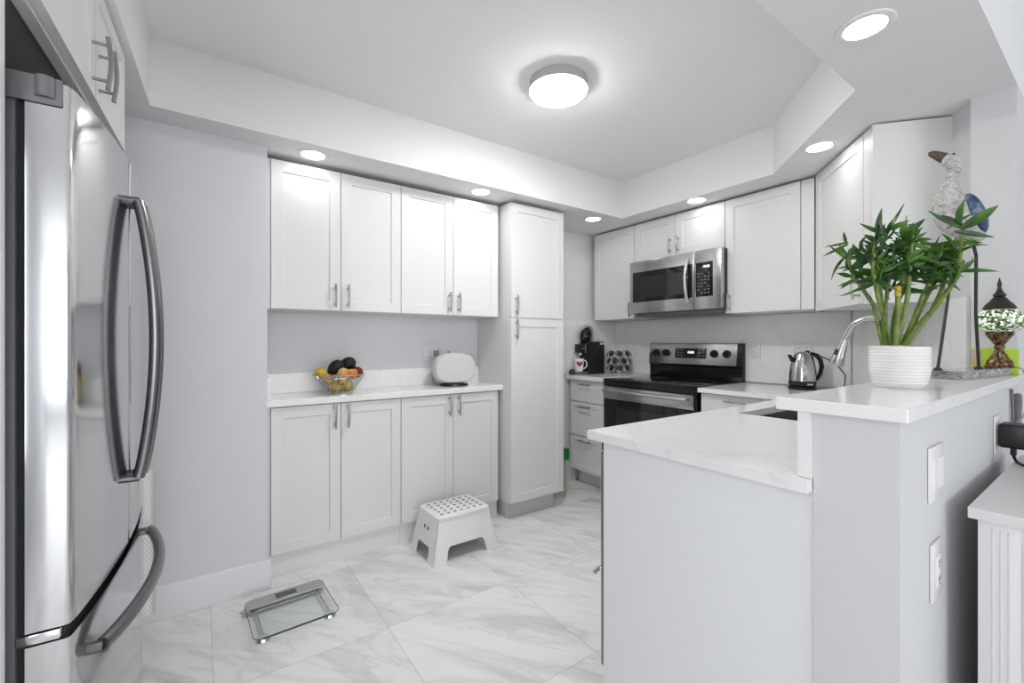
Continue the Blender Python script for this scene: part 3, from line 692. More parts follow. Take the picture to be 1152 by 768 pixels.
cb.box(1.325, 1.352, 2.803, 2.8395, 1.115, 1.148, 0.003)
inv = (Matrix.Translation(t.location) @ Matrix.Rotation(t.rotation_euler.z, 4, 'Z')).inverted(); cb.xf(inv).build('power_cord', cbm, t)

# ------------------------------------------------------------------ step stool
t = thing('step_stool', 'white plastic step stool with a perforated top', 'stool', (1.218, 2.320, 0), radians(1))
sh_ = MB(); bm = sh_.bm
def rect(hx, hy, z, r, n=4):
    out = []
    for (sx, sy, a0) in ((1, 1, 0), (-1, 1, 90), (-1, -1, 180), (1, -1, 270)):
        for i in range(n + 1):
            a_ = radians(a0 + 90 * i / n); out.append((sx * (hx - r) + r * cos(a_), sy * (hy - r) + r * sin(a_), z))
    return out
H = 0.235
# sides as panels with an arched cut-out between the legs: loft in t with the leg outline
def side_panel(mb, axis, sgn):
    """one sloping side with cut-out; axis 'x': long side facing +-y, axis 'y': short side facing +-x"""
    def P(u, z, o=0.0):
        f = z / H
        hx = 0.212 - (0.212 - 0.162) * f; hy = 0.155 - (0.155 - 0.120) * f
        if axis == 'x': return (u * hx, sgn * (hy - o), z)
        return (sgn * (hx - o), u * hy, z)
    cu = 0.60 if axis == 'x' else 0.50; ch_ = 0.088
    ch2 = 0.082 if axis == 'x' else 0.074
    us = [-1, -cu - 0.03, -cu + 0.06, -0.25, 0.25, cu - 0.06, cu + 0.03, 1]
    low = [0, 0, ch2, ch2, ch2, ch2, 0, 0]
    outline = [(-1, 0), (-cu - 0.02, 0), (-cu + 0.01, ch2 * 0.8), (-cu + 0.07, ch2), (cu - 0.07, ch2), (cu - 0.01, ch2 * 0.8), (cu + 0.02, 0), (1, 0), (1, H * 0.5), (1, H), (-1, H), (-1, H * 0.5)]
    o = [mb.bm.verts.new(P(u, z)) for u, z in outline]; i_ = [mb.bm.verts.new(P(u, z, 0.005)) for u, z in outline]
    fs = [mb.bm.faces.new(o), mb.bm.faces.new(i_[::-1])]
    n = len(o)
    for k in range(n): fs.append(mb.bm.faces.new((o[k], i_[k], i_[(k + 1) % n], o[(k + 1) % n])))
    bmesh.ops.recalc_face_normals(mb.bm, faces=fs)
for ax_ in 'xy':
    for sg in (1, -1): side_panel(sh_, ax_, sg)
# rounded corner posts and lip
for sx in (1, -1):
    for sy in (1, -1):
        sh_.tube([(sx * (0.2085 - 0.05 * f - 0.004), sy * (0.1515 - 0.035 * f - 0.004), H * f) for f in (0, 0.25, 0.5, 0.75, 0.985)], 0.0085, 12)
        sh_.prism([(sx * 0.150, sy * 0.146), (sx * 0.216, sy * 0.146), (sx * 0.221, sy * 0.160), (sx * 0.150, sy * 0.160)], 0, 0.010, 0.003)
sh_.build('body', M['white'], t)
tp = MB(); tv = rect(0.166, 0.124, H + 0.010, 0.02); lo_ = rect(0.170, 0.128, H - 0.006, 0.024)
a_ = [tp.bm.verts.new(p) for p in lo_]; b2 = [tp.bm.verts.new((p[0], p[1], H + 0.006)) for p in rect(0.1695, 0.1275, 0, 0.024)]; c2 = [tp.bm.verts.new(p) for p in rect(0.162, 0.120, H + 0.011, 0.02)]
n = len(a_)
for r1, r2 in ((a_, b2), (b2, c2)):
    for k in range(n): tp.bm.faces.new((r1[k], r1[(k + 1) % n], r2[(k + 1) % n], r2[k]))
tp.bm.faces.new(c2); tp.bm.faces.new(a_[::-1]); bmesh.ops.recalc_face_normals(tp.bm, faces=tp.bm.faces)
tpo = tp.build('step_top', M['white'], t)
hl = MB()
for r_ in range(5):
    for c_ in range(7):
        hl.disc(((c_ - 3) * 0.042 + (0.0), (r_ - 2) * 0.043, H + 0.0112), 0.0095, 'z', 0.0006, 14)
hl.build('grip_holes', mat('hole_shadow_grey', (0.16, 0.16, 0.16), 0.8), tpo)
hh = MB()
for dy in (-0.022, 0.022):
    f = 0.66; hh.box(-(0.212 - 0.05 * f) - 0.0012, -(0.212 - 0.05 * f) + 0.002, dy - 0.006, dy + 0.006, 0.143, 0.168)
hh.build('grip_slots', M['slot'], t)

# ------------------------------------------------------------------ bathroom scale
t = thing('bathroom_scale', 'glass bathroom scale with steel display bar on the tiles', 'scale', (0.168, 2.005, 0), radians(2.5))
gl = bpy.data.materials.new('clear_glass'); gl.use_nodes = True; N, L = gl.node_tree.nodes, gl.node_tree.links
N.remove(N['Principled BSDF'])
tr = N.new('ShaderNodeBsdfTransparent'); tr.inputs[0].default_value = (0.965, 0.98, 0.975, 1); gs = N.new('ShaderNodeBsdfGlossy'); gs.inputs['Roughness'].default_value = 0.02
fr = N.new('ShaderNodeLayerWeight'); fr.inputs[0].default_value = 0.5; pw = N.new('ShaderNodeMath'); pw.operation = 'POWER'; pw.inputs[1].default_value = 4.0; L.new(fr.outputs['Facing'], pw.inputs[0])
ml = N.new('ShaderNodeMath'); ml.operation = 'MULTIPLY_ADD'; ml.inputs[1].default_value = 0.6; ml.inputs[2].default_value = 0.04; L.new(pw.outputs[0], ml.inputs[0]); mx = N.new('ShaderNodeMixShader')
L.new(ml.outputs[0], mx.inputs[0]); L.new(tr.outputs[0], mx.inputs[1]); L.new(gs.outputs[0], mx.inputs[2]); L.new(mx.outputs[0], N['Material Output'].inputs[0])
def rrect(x0, x1, y0, y1, r, n=6):
    out = []
    for cx_, cy_, a0 in ((x1 - r, y1 - r, 0), (x0 + r, y1 - r, 90), (x0 + r, y0 + r, 180), (x1 - r, y0 + r, 270)):
        for i in range(n + 1): a_ = radians(a0 + 90 * i / n); out.append((cx_ + r * cos(a_), cy_ + r * sin(a_)))
    return out
MB().prism(rrect(0, 0.33, 0, 0.315, 0.03), 0.022, 0.028).build('glass_plate', gl, t)
ed = MB(); ed.tube([(*p, 0.025) for p in rrect(0, 0.33, 0, 0.315, 0.03)], 0.0016, 6, True); ed.box(0.03, 0.30, -0.001, 0.001, 0.0215, 0.0285)
ed.build('glass_edge', mat('dark_glass_edge', (0.05, 0.07, 0.07), 0.2), t)
dbm = MB().prism(rrect(0.0, 0.33, 0.236, 0.316, 0.03)[:14] + [(0.0, 0.236), (0.33, 0.236)], 0.0285, 0.034, 0.001, 1)
bar = dbm.build('display_bar', brushed('scale_steel', (0.50, 0.50, 0.50), 0.3, (8, 500, 8)), t)
MB().box(0.122, 0.208, 0.258, 0.300, 0.0341, 0.0350).build('display', mat('lcd_grey', (0.09, 0.09, 0.09), 0.2), bar)
MB().box(0.012, 0.318, 0.236, 0.246, 0.012, 0.0215).build('frame_rail', M['steel'], t)
for x in (0.036, 0.294): MB().tube([(x, 0.03, 0.017), (x, 0.24, 0.017)], 0.0045, 8).build('side_rod', M['steel'], t)
for x in (0.036, 0.294):
    for y in (0.028, 0.280): MB().lathe([(0.0, 0), (0.024, 0), (0.025, 0.006), (0.020, 0.017), (0.012, 0.0215), (0, 0.0215)], 24, (x, y, 0)).build('foot', M['chrome'], t)

# ------------------------------------------------------------------ coffee corner
CZ = 0.925
t = thing('coffee_machine', 'black capsule coffee machine in the corner beside the pantry', 'coffee machine', (2.700, 2.775, CZ))
bd = MB(); bd.box(0.02, 0.225, -0.052, 0.052, 0.0, 0.285, 0.006); bd.box(-0.045, 0.04, -0.045, 0.045, 0.185, 0.262, 0.006)
cbody = bd.build('body', M['black'], t)
MB().box(0.165, 0.226, -0.054, -0.05, 0.256, 0.276, 0.001).build('side_badge', M['pale'], cbody)
MB().box(-0.01, 0.0, -0.0475, -0.044, 0.19, 0.258).build('side_trim', M['nickel'], cbody)
MB().box(-0.040, -0.018, -0.0475, -0.044, 0.222, 0.230).build('maker_mark', M['legend'], cbody)
MB().ell((0.045, 0, 0.335), (0.060, 0.046, 0.070), Matrix.Rotation(radians(18), 3, 'Y')).build('head', M['blackglass'], t)
lvp = [(0.075 * sin(radians(a)) + 0.045, 0, 0.335 + 0.084 * cos(radians(a))) for a in range(-10, 105, 10)]
lv = MB(); lv.tube(lvp + [(0.122, 0, 0.287)], 0.009, 12, flat=4.5); lv.build('lever', mat('pale_lever', (0.55, 0.55, 0.55), 0.35), t)
MB().box(-0.105, 0.02, -0.050, 0.050, 0.0, 0.028, 0.004).build('drip_tray', M['nickel'], t)
MB().tube([(-0.02, 0, 0.168), (-0.02, 0, 0.186)], 0.010, 12).build('nozzle', M['chrome'], t)
t = thing('mug', 'white mug with a red heart under the coffee machine spout', 'mug', (2.652, 2.762, CZ + 0.0285))
MB().shell([(0.0, 0.0), (0.030, 0.0), (0.032, 0.004), (0.041, 0.108), (0.038, 0.109), (0.030, 0.010), (0.0, 0.008)], 32).build('body', M['white'], t)
hn = MB(); hn.tube([(0.036 + 0.032 * sin(radians(a)) + (0.0), -0.0, 0.060 + 0.036 * cos(radians(a))) for a in range(0, 181, 15)], 0.005, 8)
hno = hn.build('handle', M['white'], t); hno.rotation_euler = (0, 0, radians(-30))
ht = MB(); hp = []
for i in range(32):
    q = 2 * pi * i / 32; hp.append((16 * sin(q) ** 3 / 17, (13 * cos(q) - 5 * cos(2 * q) - 2 * cos(3 * q) - cos(4 * q)) / 17))
def onmug(u, v):
    z = 0.066 + v * 0.030; r = 0.0312 + 0.0098 * z / 0.108 + 0.0012; a_ = radians(-128) + u * 0.030 / r
    return (r * cos(a_), r * sin(a_), z)
rings = [[ht.bm.verts.new(onmug(u * f, v * f)) for u, v in hp] for f in (1, 0.66, 0.33)]
for r1, r2 in zip(rings, rings[1:]):
    for k in range(32): ht.bm.faces.new((r1[k], r1[(k + 1) % 32], r2[(k + 1) % 32], r2[k]))
ht.bm.faces.new(rings[-1]); bmesh.ops.recalc_face_normals(ht.bm, faces=ht.bm.faces)
ht.build('heart_print', mat('heart_red', (0.42, 0.03, 0.09), 0.4), t)
# capsule carousel
t = thing('capsule_carousel', 'wire carousel full of coffee capsules beside the range', 'capsule holder', (3.035, 2.655, CZ))
cw_ = MB(); cw_.lathe([(0.0, 0), (0.075, 0), (0.078, 0.005), (0.07, 0.010), (0.0, 0.010)], 32); cw_.tube([(0, 0, 0.01), (0, 0, 0.215)], 0.006, 10)
cw_.build('stand', M['chrome'], t)
cw_ = MB()
for z in (0.020, 0.083, 0.146): cw_.tube(ring(0.058, z), 0.0022, 6, True)
for i in range(8): a_ = 2 * pi * i / 8; cw_.tube([(0.058 * cos(a_), 0.058 * sin(a_), 0.009), (0.058 * cos(a_), 0.058 * sin(a_), 0.2)], 0.0016, 6)
cw_.build('wires', M['chrome'], t)
capd = mat('capsule_dark', (0.03, 0.03, 0.035), 0.4); capw = mat('capsule_white', (0.78, 0.78, 0.77), 0.35)
first = None
k = 0
rows = ('bottom', 'middle', 'top')
for r_ in range(3):
    for i in range(8):
        a_ = 2 * pi * (i + 0.5 * (r_ % 2)) / 8
        x, y, z = 3.035 + 0.082 * cos(a_), 2.655 + 0.082 * sin(a_), CZ + 0.045 + 0.063 * r_
        lb = 'dark and white coffee capsule in the %s row of the wire carousel' % rows[r_]
        if first is None:
            first = thing('coffee_capsule', lb, 'capsule', (x, y, z), 0, 'capsules in the carousel')
            MB().lathe([(0.0, -0.016), (0.014, -0.016), (0.022, 0.014), (0.0, 0.014)], 16).build('cup', capw, first)
            MB().lathe([(0.0, 0.0142), (0.0265, 0.0142), (0.0265, 0.018), (0.012, 0.021), (0.0, 0.021)], 16).build('lid', capd, first)
            o = first
        else:
            o = first.copy(); C.objects.link(o); o.location = (x, y, z); o['label'] = lb; o['group'] = 'capsules in the carousel'
            for ch in first.children: c_ = ch.copy(); c_.parent = o; C.objects.link(c_)
        o['group'] = 'capsules in the %s row of the carousel' % rows[r_]
        o.rotation_euler = (0, radians(62), a_)
for i, (x, y, lb) in enumerate(((2.600, 2.772, 'loose dark capsule lying beside the drip tray, toward the pantry'),)):
    o = first.copy(); C.objects.link(o); o.location = (x - 0.028, y, CZ + 0.0265); o['label'] = lb; del o['group']
    o.rotation_euler = (0, radians(90), radians(-120))
    for ch in first.children: c_ = ch.copy(); c_.parent = o; C.objects.link(c_)

# ------------------------------------------------------------------ kettle
t = thing('kettle', 'steel electric kettle with black handle on the counter by the splash wall', 'kettle', (3.012, 1.183, CT1 + 0.009), radians(-35))
MB().lathe([(0.0, -0.009), (0.072, -0.009), (0.074, -0.005), (0.073, 0.007), (0.062, 0.012)], 36).build('power_base', M['black'], t)
kb = MB().lathe([(0.063, 0.013), (0.071, 0.016), (0.073, 0.040), (0.0715, 0.042)], 40).build('lower_band', M['black'], t)
M['kettle'] = mat('polished_steel', (0.62, 0.61, 0.60), 0.1, 1.0)
MB().lathe([(0.070, 0.042), (0.0715, 0.044), (0.070, 0.080), (0.064, 0.130), (0.055, 0.170), (0.047, 0.190)], 48).build('body', M['kettle'], t)
ld = MB().lathe([(0.0475, 0.1905), (0.042, 0.206), (0.028, 0.217), (0.010, 0.222), (0.0, 0.2225)], 40).build('lid', M['kettle'], t)
sp = MB(); sp.prism_axis([(-0.050, 0.172), (-0.078, 0.205), (-0.082, 0.200), (-0.064, 0.158)], -0.015, 0.015, 'y', 0.004); sp.build('spout', M['black'], t)
hd = MB(); hd.tube([(0.042, 0, 0.200), (0.060, 0, 0.208), (0.088, 0, 0.200), (0.112, 0, 0.170), (0.121, 0, 0.130), (0.112, 0, 0.088), (0.092, 0, 0.055), (0.070, 0, 0.036)], [0.010, 0.013, 0.013, 0.0125, 0.012, 0.011, 0.010, 0.009], 12, flat=1.2)
hd.tube([(0.056, 0, 0.19), (0.066, 0, 0.15), (0.074, 0, 0.10), (0.076, 0, 0.05)], 0.0095, 10, flat=1.4); hd.build('handle', M['black'], t)
MB().box(-0.016, 0.016, -0.0745, -0.0715, 0.022, 0.031).build('maker_mark', M['pale'], kb)
cd = MB(); cd.tube([(3.11, 1.06, CT1 + 0.01), (3.135, 1.03, CT1 + 0.006), (3.155, 1.01, CT1 + 0.03), (3.165, 1.01, CT1 + 0.09), (3.172, 1.06, CT1 + 0.16), (3.176, 1.14, CT1 + 0.20), (3.178, 1.215, CT1 + 0.22)], 0.0032, 8)
cd.box(3.1635, 3.1781, 1.205, 1.227, CT1 + 0.205, CT1 + 0.235, 0.002)
inv = (Matrix.Translation(t.location) @ Matrix.Rotation(t.rotation_euler.z, 4, 'Z')).inverted(); cd.xf(inv).build('power_cord', M['black'], t)

# ------------------------------------------------------------------ things on the bar
R2 = Vector((sin(radians(54.84)), -cos(radians(54.84)), 0)); F2 = Vector((cos(radians(54.84)), sin(radians(54.84)), 0)); UP = Vector((0, 0, 1))
BT = 1.0875
PX, PY = 1.522, 0.366
t = thing('potted_bamboo', 'lucky bamboo plant in a white pot on the raised bar', 'potted plant', (PX, PY, BT))
potm = mat('glazed_white_pot', (0.82, 0.82, 0.81), 0.2); N, L, b = nodes(potm)
pr_ = [(0.0, 0.0), (0.049, 0.0), (0.053, 0.003), (0.057, 0.012)]
for i in range(1, 46):
    z = 0.012 + 0.092 * i / 45; pr_.append((0.0575 + 0.0068 * min(1, i / 18) + 0.0006 * sin(i * 2 * pi / 4.0), z))
pr_ += [(0.0645, 0.108), (0.062, 0.110), (0.060, 0.107), (0.058, 0.092), (0.0, 0.090)]
MB().shell(pr_, 56).build('pot', potm, t)
gv = MB(); rnd = random.Random(4)
gv.lathe([(0.0, 0.0922), (0.0575, 0.0922), (0.0575, 0.104), (0.045, 0.108), (0.0, 0.109)], 24)
for i in range(110):
    r = 0.052 * sqrt(rnd.random()); a_ = rnd.random() * 2 * pi
    gv.ell((r * cos(a_), r * sin(a_), 0.109 - 0.04 * max(0, r - 0.04)), (0.006 + 0.003 * rnd.random(), 0.005 + 0.002 * rnd.random(), 0.004), Matrix.Rotation(rnd.random() * 3, 3, 'Z'), 7, 5)
gvm = fruitmat('gravel_stone', (0.42, 0.30, 0.20), (0.66, 0.58, 0.48), 30, 0.8)
gv.build('gravel', gvm, t)['kind'] = 'stuff'
K = 1.18 / 495.0
def pl(px, py, dep=0.0):            # a point of the plant: image offsets turned into metres in a plane through the pot, plus a depth
    v = R2 * ((px - 1010.5) * K * (1 + dep / 1.18)) + F2 * dep + UP * ((388 - py) * K * (1 + dep / 1.18) + 0.105); return v
stm = mat('bamboo_stalk', (0.16, 0.26, 0.035), 0.32); N, L, b = nodes(stm)
L.new(ramp(N, L, noise(N, L, coords(N, L), 28, 3), [(0.35, (0.06, 0.11, 0.014)), (0.65, (0.17, 0.23, 0.035))]), b.inputs['Base Color'])
ytip = mat('yellow_tip', (0.62, 0.36, 0.03), 0.5)
lfm = mat('bamboo_leaf', (0.05, 0.17, 0.02), 0.34); N, L, b = nodes(lfm)
L.new(ramp(N, L, noise(N, L, coords(N, L), 14, 2), [(0.35, (0.009, 0.040, 0.006)), (0.5, (0.026, 0.092, 0.010)), (0.7, (0.085, 0.20, 0.018))]), b.inputs['Base Color'])
b.inputs['Subsurface Weight'].default_value = 0.0
def stalk(path, r0, r1, deps):
    P = [pl(x, y, d_) for (x, y), d_ in zip(path, deps)]
    # resample, with a ring at every node of the cane
    L_ = [0]
    for a, c in zip(P, P[1:]): L_.append(L_[-1] + (c - a).length)
    n = max(8, int(L_[-1] / 0.006)); pts, rs = [], []
    for i in range(n + 1):
        s_ = L_[-1] * i / n; j = 0
        while j < len(P) - 2 and s_ > L_[j + 1]: j += 1
        f = (s_ - L_[j]) / max(1e-6, L_[j + 1] - L_[j]); pts.append(P[j].lerp(P[j + 1], f))
        ph = (s_ / 0.036) % 1.0
        rs.append(1.0 * (r0 + (r1 - r0) * i / n) * (1 + (0.16 if ph < 0.14 else 0.0)))
    # smooth corners
    for _ in range(3): pts = [pts[0]] + [(pts[i - 1] + pts[i] * 2 + pts[i + 1]) / 4 for i in range(1, len(pts) - 1)] + [pts[-1]]
    return pts, rs
ST = [  # image path, base radius, tip radius, depth along it
    ([(1000, 389), (993, 352), (983, 330), (974, 300), (972, 268)], .0058, .0042, (0.01, 0.0, -0.01, -0.02, -0.03)),
    ([(1001, 389), (990, 340), (978, 318), (968, 296), (970, 278)], .0056, .0040, (0.02, 0.02, 0.03, 0.04, 0.04)),
    ([(999, 389), (998, 352), (996.5, 330), (996, 320)], .0064, .0060, (-0.02, -0.03, -0.035, -0.035)),
    ([(1003, 389), (1008, 355), (1013, 330), (1015, 300), (1014, 268)], .0066, .0046, (-0.01, -0.02, -0.02, -0.02, -0.03)),
    ([(1005, 389), (1003, 350), (1000, 318), (998, 285), (995, 258)], .0054, .0040, (0.025, 0.03, 0.03, 0.02, 0.01)),
    ([(1006, 389), (1016, 368), (1031, 348), (1046, 324), (1058, 306), (1062, 262)], .0072, .0042, (-0.02, -0.03, -0.04, -0.05, -0.05, -0.05)),
    ([(1012, 389), (1026, 368), (1040, 346), (1052, 322), (1058, 300), (1056, 270)], .0070, .0040, (-0.01, -0.015, -0.02, -0.02, -0.01, 0.0)),
    ([(1018, 389), (1024, 372), (1034, 350), (1048, 326), (1060, 308), (1070, 285)], .0062, .0040, (0.015, 0.01, 0.01, 0.01, 0.02, 0.02)),
    ([(1013, 389), (1017, 355), (1024, 335), (1032, 322), (1038, 296), (1036, 268)], .0054, .0038, (0.03, 0.035, 0.04, 0.04, 0.04, 0.04)),
    ([(1010, 389), (1014, 350), (1018, 322), (1022, 290), (1026, 262)], .0056, .0040, (0.02, 0.02, 0.015, 0.01, 0.0)),
    ([(1003, 389), (996, 360), (988, 330), (984, 305), (983, 285)], .0056, .0042, (0.0, 0.0, 0.0, 0.0, 0.01)),
    ([(1016, 389), (1031, 352), (1046, 320), (1051, 290), (1050, 270)], .0066, .0042, (0.0, 0.0, 0.0, 0.0, 0.0)),
    ([(1009, 389), (1021, 352), (1031, 326), (1041, 310), (1046, 296)], .0056, .0042, (-0.02, -0.02, -0.02, -0.02, -0.02)),
    ([(1004, 389), (1006, 345), (1010, 312), (1008, 290)], .0052, .0040, (0.02, 0.03, 0.03, 0.03)),
]
LV = [  # owner stalk, base, tip, width px
    (0, (986, 259), (948, 247.5), 7), (0, (974, 270), (971.6, 243), 5), (4, (991, 262), (993.5, 230.5), 8), (4, (999, 258), (1020.4, 226.6), 10), (3, (1017, 268), (1000, 238), 13),
    (1, (968, 270), (938, 275), 3), (1, (968, 272), (945, 285), 4), (1, (966, 285), (941, 310.5), 5), (1, (966, 271.5), (956, 257), 4), (1, (971, 308), (956, 304), 6), (0, (995, 274), (979.5, 297), 9),
    (5, (1059, 251), (1018, 233), 6), (5, (1060, 248), (1065, 220), 9), (5, (1060.5, 254), (1106, 226.5), 12), (7, (1072, 254), (1108, 235.5), 5), (7, (1080, 257.5), (1125, 263.7), 8), (7, (1064, 288), (1091, 301), 8),
    (5, (1062, 264), (1083, 273), 7), (8, (1047, 257), (1027, 249), 9), (8, (1030, 262), (1046, 243), 10), (5, (1063, 252), (1046, 238), 9), (3, (1012, 262), (995, 247), 11), (6, (1060, 300), (1038, 290), 6), (0, (976, 276), (960, 266), 5)]
rnd = random.Random(11)
tips = {i: ST[i][0][-1] for i in range(len(ST))}
for i, (path, r0, r1, deps) in enumerate(ST):
    pts, rs = stalk(path, r0, r1, deps)
    so = MB().tube(pts, rs, 10).build('stalk', stm, t)
    if i == 2:
        q = pts[-1]; MB().tube([q - UP * 0.022, q + UP * 0.002, q + UP * 0.004], [rs[-1] * 1.12, rs[-1] * 1.1, rs[-1] * 0.7], 10).build('yellow_tip', ytip, so)
        continue
    lf = MB()
    for own, p0, p1, w_ in LV:
        if own != i: continue
        d0 = deps[-1]; d1 = d0 + rnd.uniform(-0.05, 0.02)
        lf.blade(pl(*p0, d0), pl(*p1, d1), w_ * K * 0.85, rnd.uniform(-0.05, 0.10), (UP + F2 * rnd.uniform(-.5, .2)) if abs(p1[0] - p0[0]) > 12 else R2 + F2 * rnd.uniform(-.5, .5))
    for k_ in range(13):
        f = rnd.uniform(0.64, 1.0); q = pts[min(len(pts) - 1, int(f * (len(pts) - 1)))]
        a_ = rnd.random() * 2 * pi; ln = rnd.uniform(0.045, 0.092); el = rnd.uniform(-0.5, 0.9)
        dr_ = (R2 * cos(a_) + F2 * sin(a_)) * cos(el) * (0.8) + UP * sin(el)
        lf.blade(q, q + dr_ * ln, rnd.uniform(0.007, 0.0125), rnd.uniform(0.02, 0.18), None if abs(el) > 0.3 else (UP + R2 * rnd.uniform(-.8, .8)))
    for k_ in range(3):
        f = rnd.uniform(0.60, 0.92); q = pts[int(f * (len(pts) - 1))]
        e_ = q + UP * rnd.uniform(0.035, 0.075) + R2 * rnd.uniform(-0.02, 0.02) + F2 * rnd.uniform(-0.03, 0.03)
        lf.tube([q, q.lerp(e_, 0.5) + R2 * 0.003, e_], [0.0032, 0.0028, 0.0022], 7)
        for m_ in range(4):
            a_ = rnd.random() * 2 * pi; el = rnd.uniform(0.0, 1.1); ln = rnd.uniform(0.032, 0.062)
            b0 = q.lerp(e_, rnd.uniform(0.55, 1.0))
            lf.blade(b0, b0 + ((R2 * cos(a_) + F2 * sin(a_)) * cos(el) * 0.8 + UP * sin(el)) * ln, rnd.uniform(0.008, 0.014), rnd.uniform(0.02, 0.15), None if el > 0.3 else (UP + R2 * rnd.uniform(-.8, .8)))
    lf.build('leaf_cluster', lfm, so)

# grey slab under the bird
def ctr2(x, y): return (x, y)
sl = MB().prism([(1.975, 0.318), (2.42, 0.264), (2.428, 0.345), (1.984, 0.398)], BT, BT + 0.027, 0.001, 1)
m = M['greyslab'] = mat('streaked_grey_glass', (0.3, 0.3, 0.31), 0.12); N, L, b = nodes(m)
L.new(ramp(N, L, noise(N, L, coords(N, L, (1, 1, 3), (0.3, 0.6, 0.4)), 38, 5, 0.65, 1.8), [(0.38, (0.13, 0.13, 0.14)), (0.55, (0.34, 0.34, 0.35)), (0.68, (0.62, 0.62, 0.63))]), b.inputs['Base Color'])
tag(sl.build('glass_box', m), 'low grey streaked glass box on the bar behind the plant pot', 'box')
# bird statue
BS = BT + 0.0272
t = thing('bird_statue', 'weathered white crane statue with blue wing on thin black legs', 'statue', (2.10, 0.352, BS))
KB = 1.50 / 495.0
E2 = Vector((0.165, -0.986, 0)).normalized(); G2 = Vector((0.986, 0.165, 0))   # across and along the line of sight to the bird
def bp(px, py, dep=0.0): return E2 * ((px - 1074.5) * KB * 0.703) + G2 * dep + UP * (1.21 + (384 - py) * KB - BS)
bdm = mat('weathered_white', (0.7, 0.68, 0.66), 0.75); N, L, b = nodes(bdm)
vv = coords(N, L, (1, 1, 1.6))
L.new(ramp(N, L, noise(N, L, vv, 55, 6, 0.7, 0.8), [(0.34, (0.25, 0.23, 0.22)), (0.46, (0.47, 0.45, 0.43)), (0.62, (0.66, 0.64, 0.62))]), b.inputs['Base Color'])
bump(N, L, b, noise(N, L, vv, 60, 5, 0.7), 0.7, 0.01)
spine = [((1057, 174.5), 1), ((1060, 176), 6.2), ((1065, 178), 9.0), ((1069, 181), 9.2), ((1071, 187), 8.2), ((1070.5, 195), 6.8), ((1068, 203), 7.2), ((1065, 211), 10), ((1063.5, 220), 14.5), ((1066, 231), 18), ((1072, 243), 19.5), ((1082, 255), 17.5), ((1092, 264), 12), ((1100, 270), 6), ((1104, 273), 1.5)]
P = [bp(*p) for p, r in spine]; rr = [r * KB * (0.78 if 2 < k_ < 7 else 0.90) for k_, (p, r) in enumerate(spine)]
P2, r2 = [], []
for i in range(len(P) - 1):
    for s_ in range(4):
        f = s_ / 4; P2.append(P[i].lerp(P[i + 1], f)); r2.append(rr[i] * (1 - f) + rr[i + 1] * f)
P2.append(P[-1]); r2.append(rr[-1])
for _ in range(3):
    P2 = [P2[0]] + [(P2[i - 1] + 2 * P2[i] + P2[i + 1]) / 4 for i in range(1, len(P2) - 1)] + [P2[-1]]
    r2 = [r2[0]] + [(r2[i - 1] + 2 * r2[i] + r2[i + 1]) / 4 for i in range(1, len(r2) - 1)] + [r2[-1]]
bo = MB().tube(P2, r2, 24, flat=0.95, side=(E2 + UP * 0.3)).build('body', bdm, t)
bk = MB(); bk.tube([bp(1064, 177.5), bp(1058, 174), bp(1051, 170), bp(1045, 167), bp(1041, 166)], [6.2 * KB, 5.6 * KB, 4.6 * KB, 3.6 * KB, 1.4 * KB], 14, flat=0.8)
bk.build('beak', mat('brown_beak', (0.10, 0.055, 0.045), 0.5), bo)
ey = MB(); ey.ell(bp(1071, 174.5, -0.0195), (0.0035, 0.0035, 0.0035), None, 10, 8); ey.build('eye', M['black'], bo)
wm = mat('blue_wing', (0.06, 0.12, 0.22), 0.5); N, L, b = nodes(wm)
L.new(ramp(N, L, noise(N, L, coords(N, L), 26, 4, 0.6), [(0.40, (0.02, 0.045, 0.12)), (0.52, (0.07, 0.12, 0.20)), (0.66, (0.27, 0.32, 0.38))]), b.inputs['Base Color'])
wg = MB(); wrot = Matrix((E2, G2, UP)).transposed() @ Matrix.Rotation(radians(-16), 3, 'Y')
wg.ell(bp(1095, 243, 0.0), (0.024, 0.045, 0.072), wrot, 24, 14); wg.build('wing', wm, bo)
lgm = mat('black_iron', (0.02, 0.02, 0.022), 0.45)
c0 = Vector((1.985 - 2.10, 0.378 - 0.352, 0)); c1 = Vector((2.20 - 2.10, 0.315 - 0.352, 0))
lg = MB(); lg.tube([bp(1076, 256), bp(1069, 300), bp(1069, 300).lerp(c0, 0.5), c0 + UP * 0.006], [0.0035, 0.0042, 0.0045, 0.0045], 8); lg.build('leg', lgm, t)
lg = MB(); lg.tube([bp(1089, 256), bp(1090.5, 268), bp(1095.5, 290), bp(1095.5, 290).lerp(c1, 0.5) - E2 * 0.004, c1 + UP * 0.006], [0.0055, 0.0055, 0.0046, 0.0045, 0.0045], 8); lg.build('leg', lgm, t)
for q in (c0, c1): MB().lathe([(0.0, 0), (0.012, 0), (0.012, 0.004), (0.006, 0.010), (0, 0.010)], 14, (q.x, q.y, 0.0)).build('foot', lgm, t)

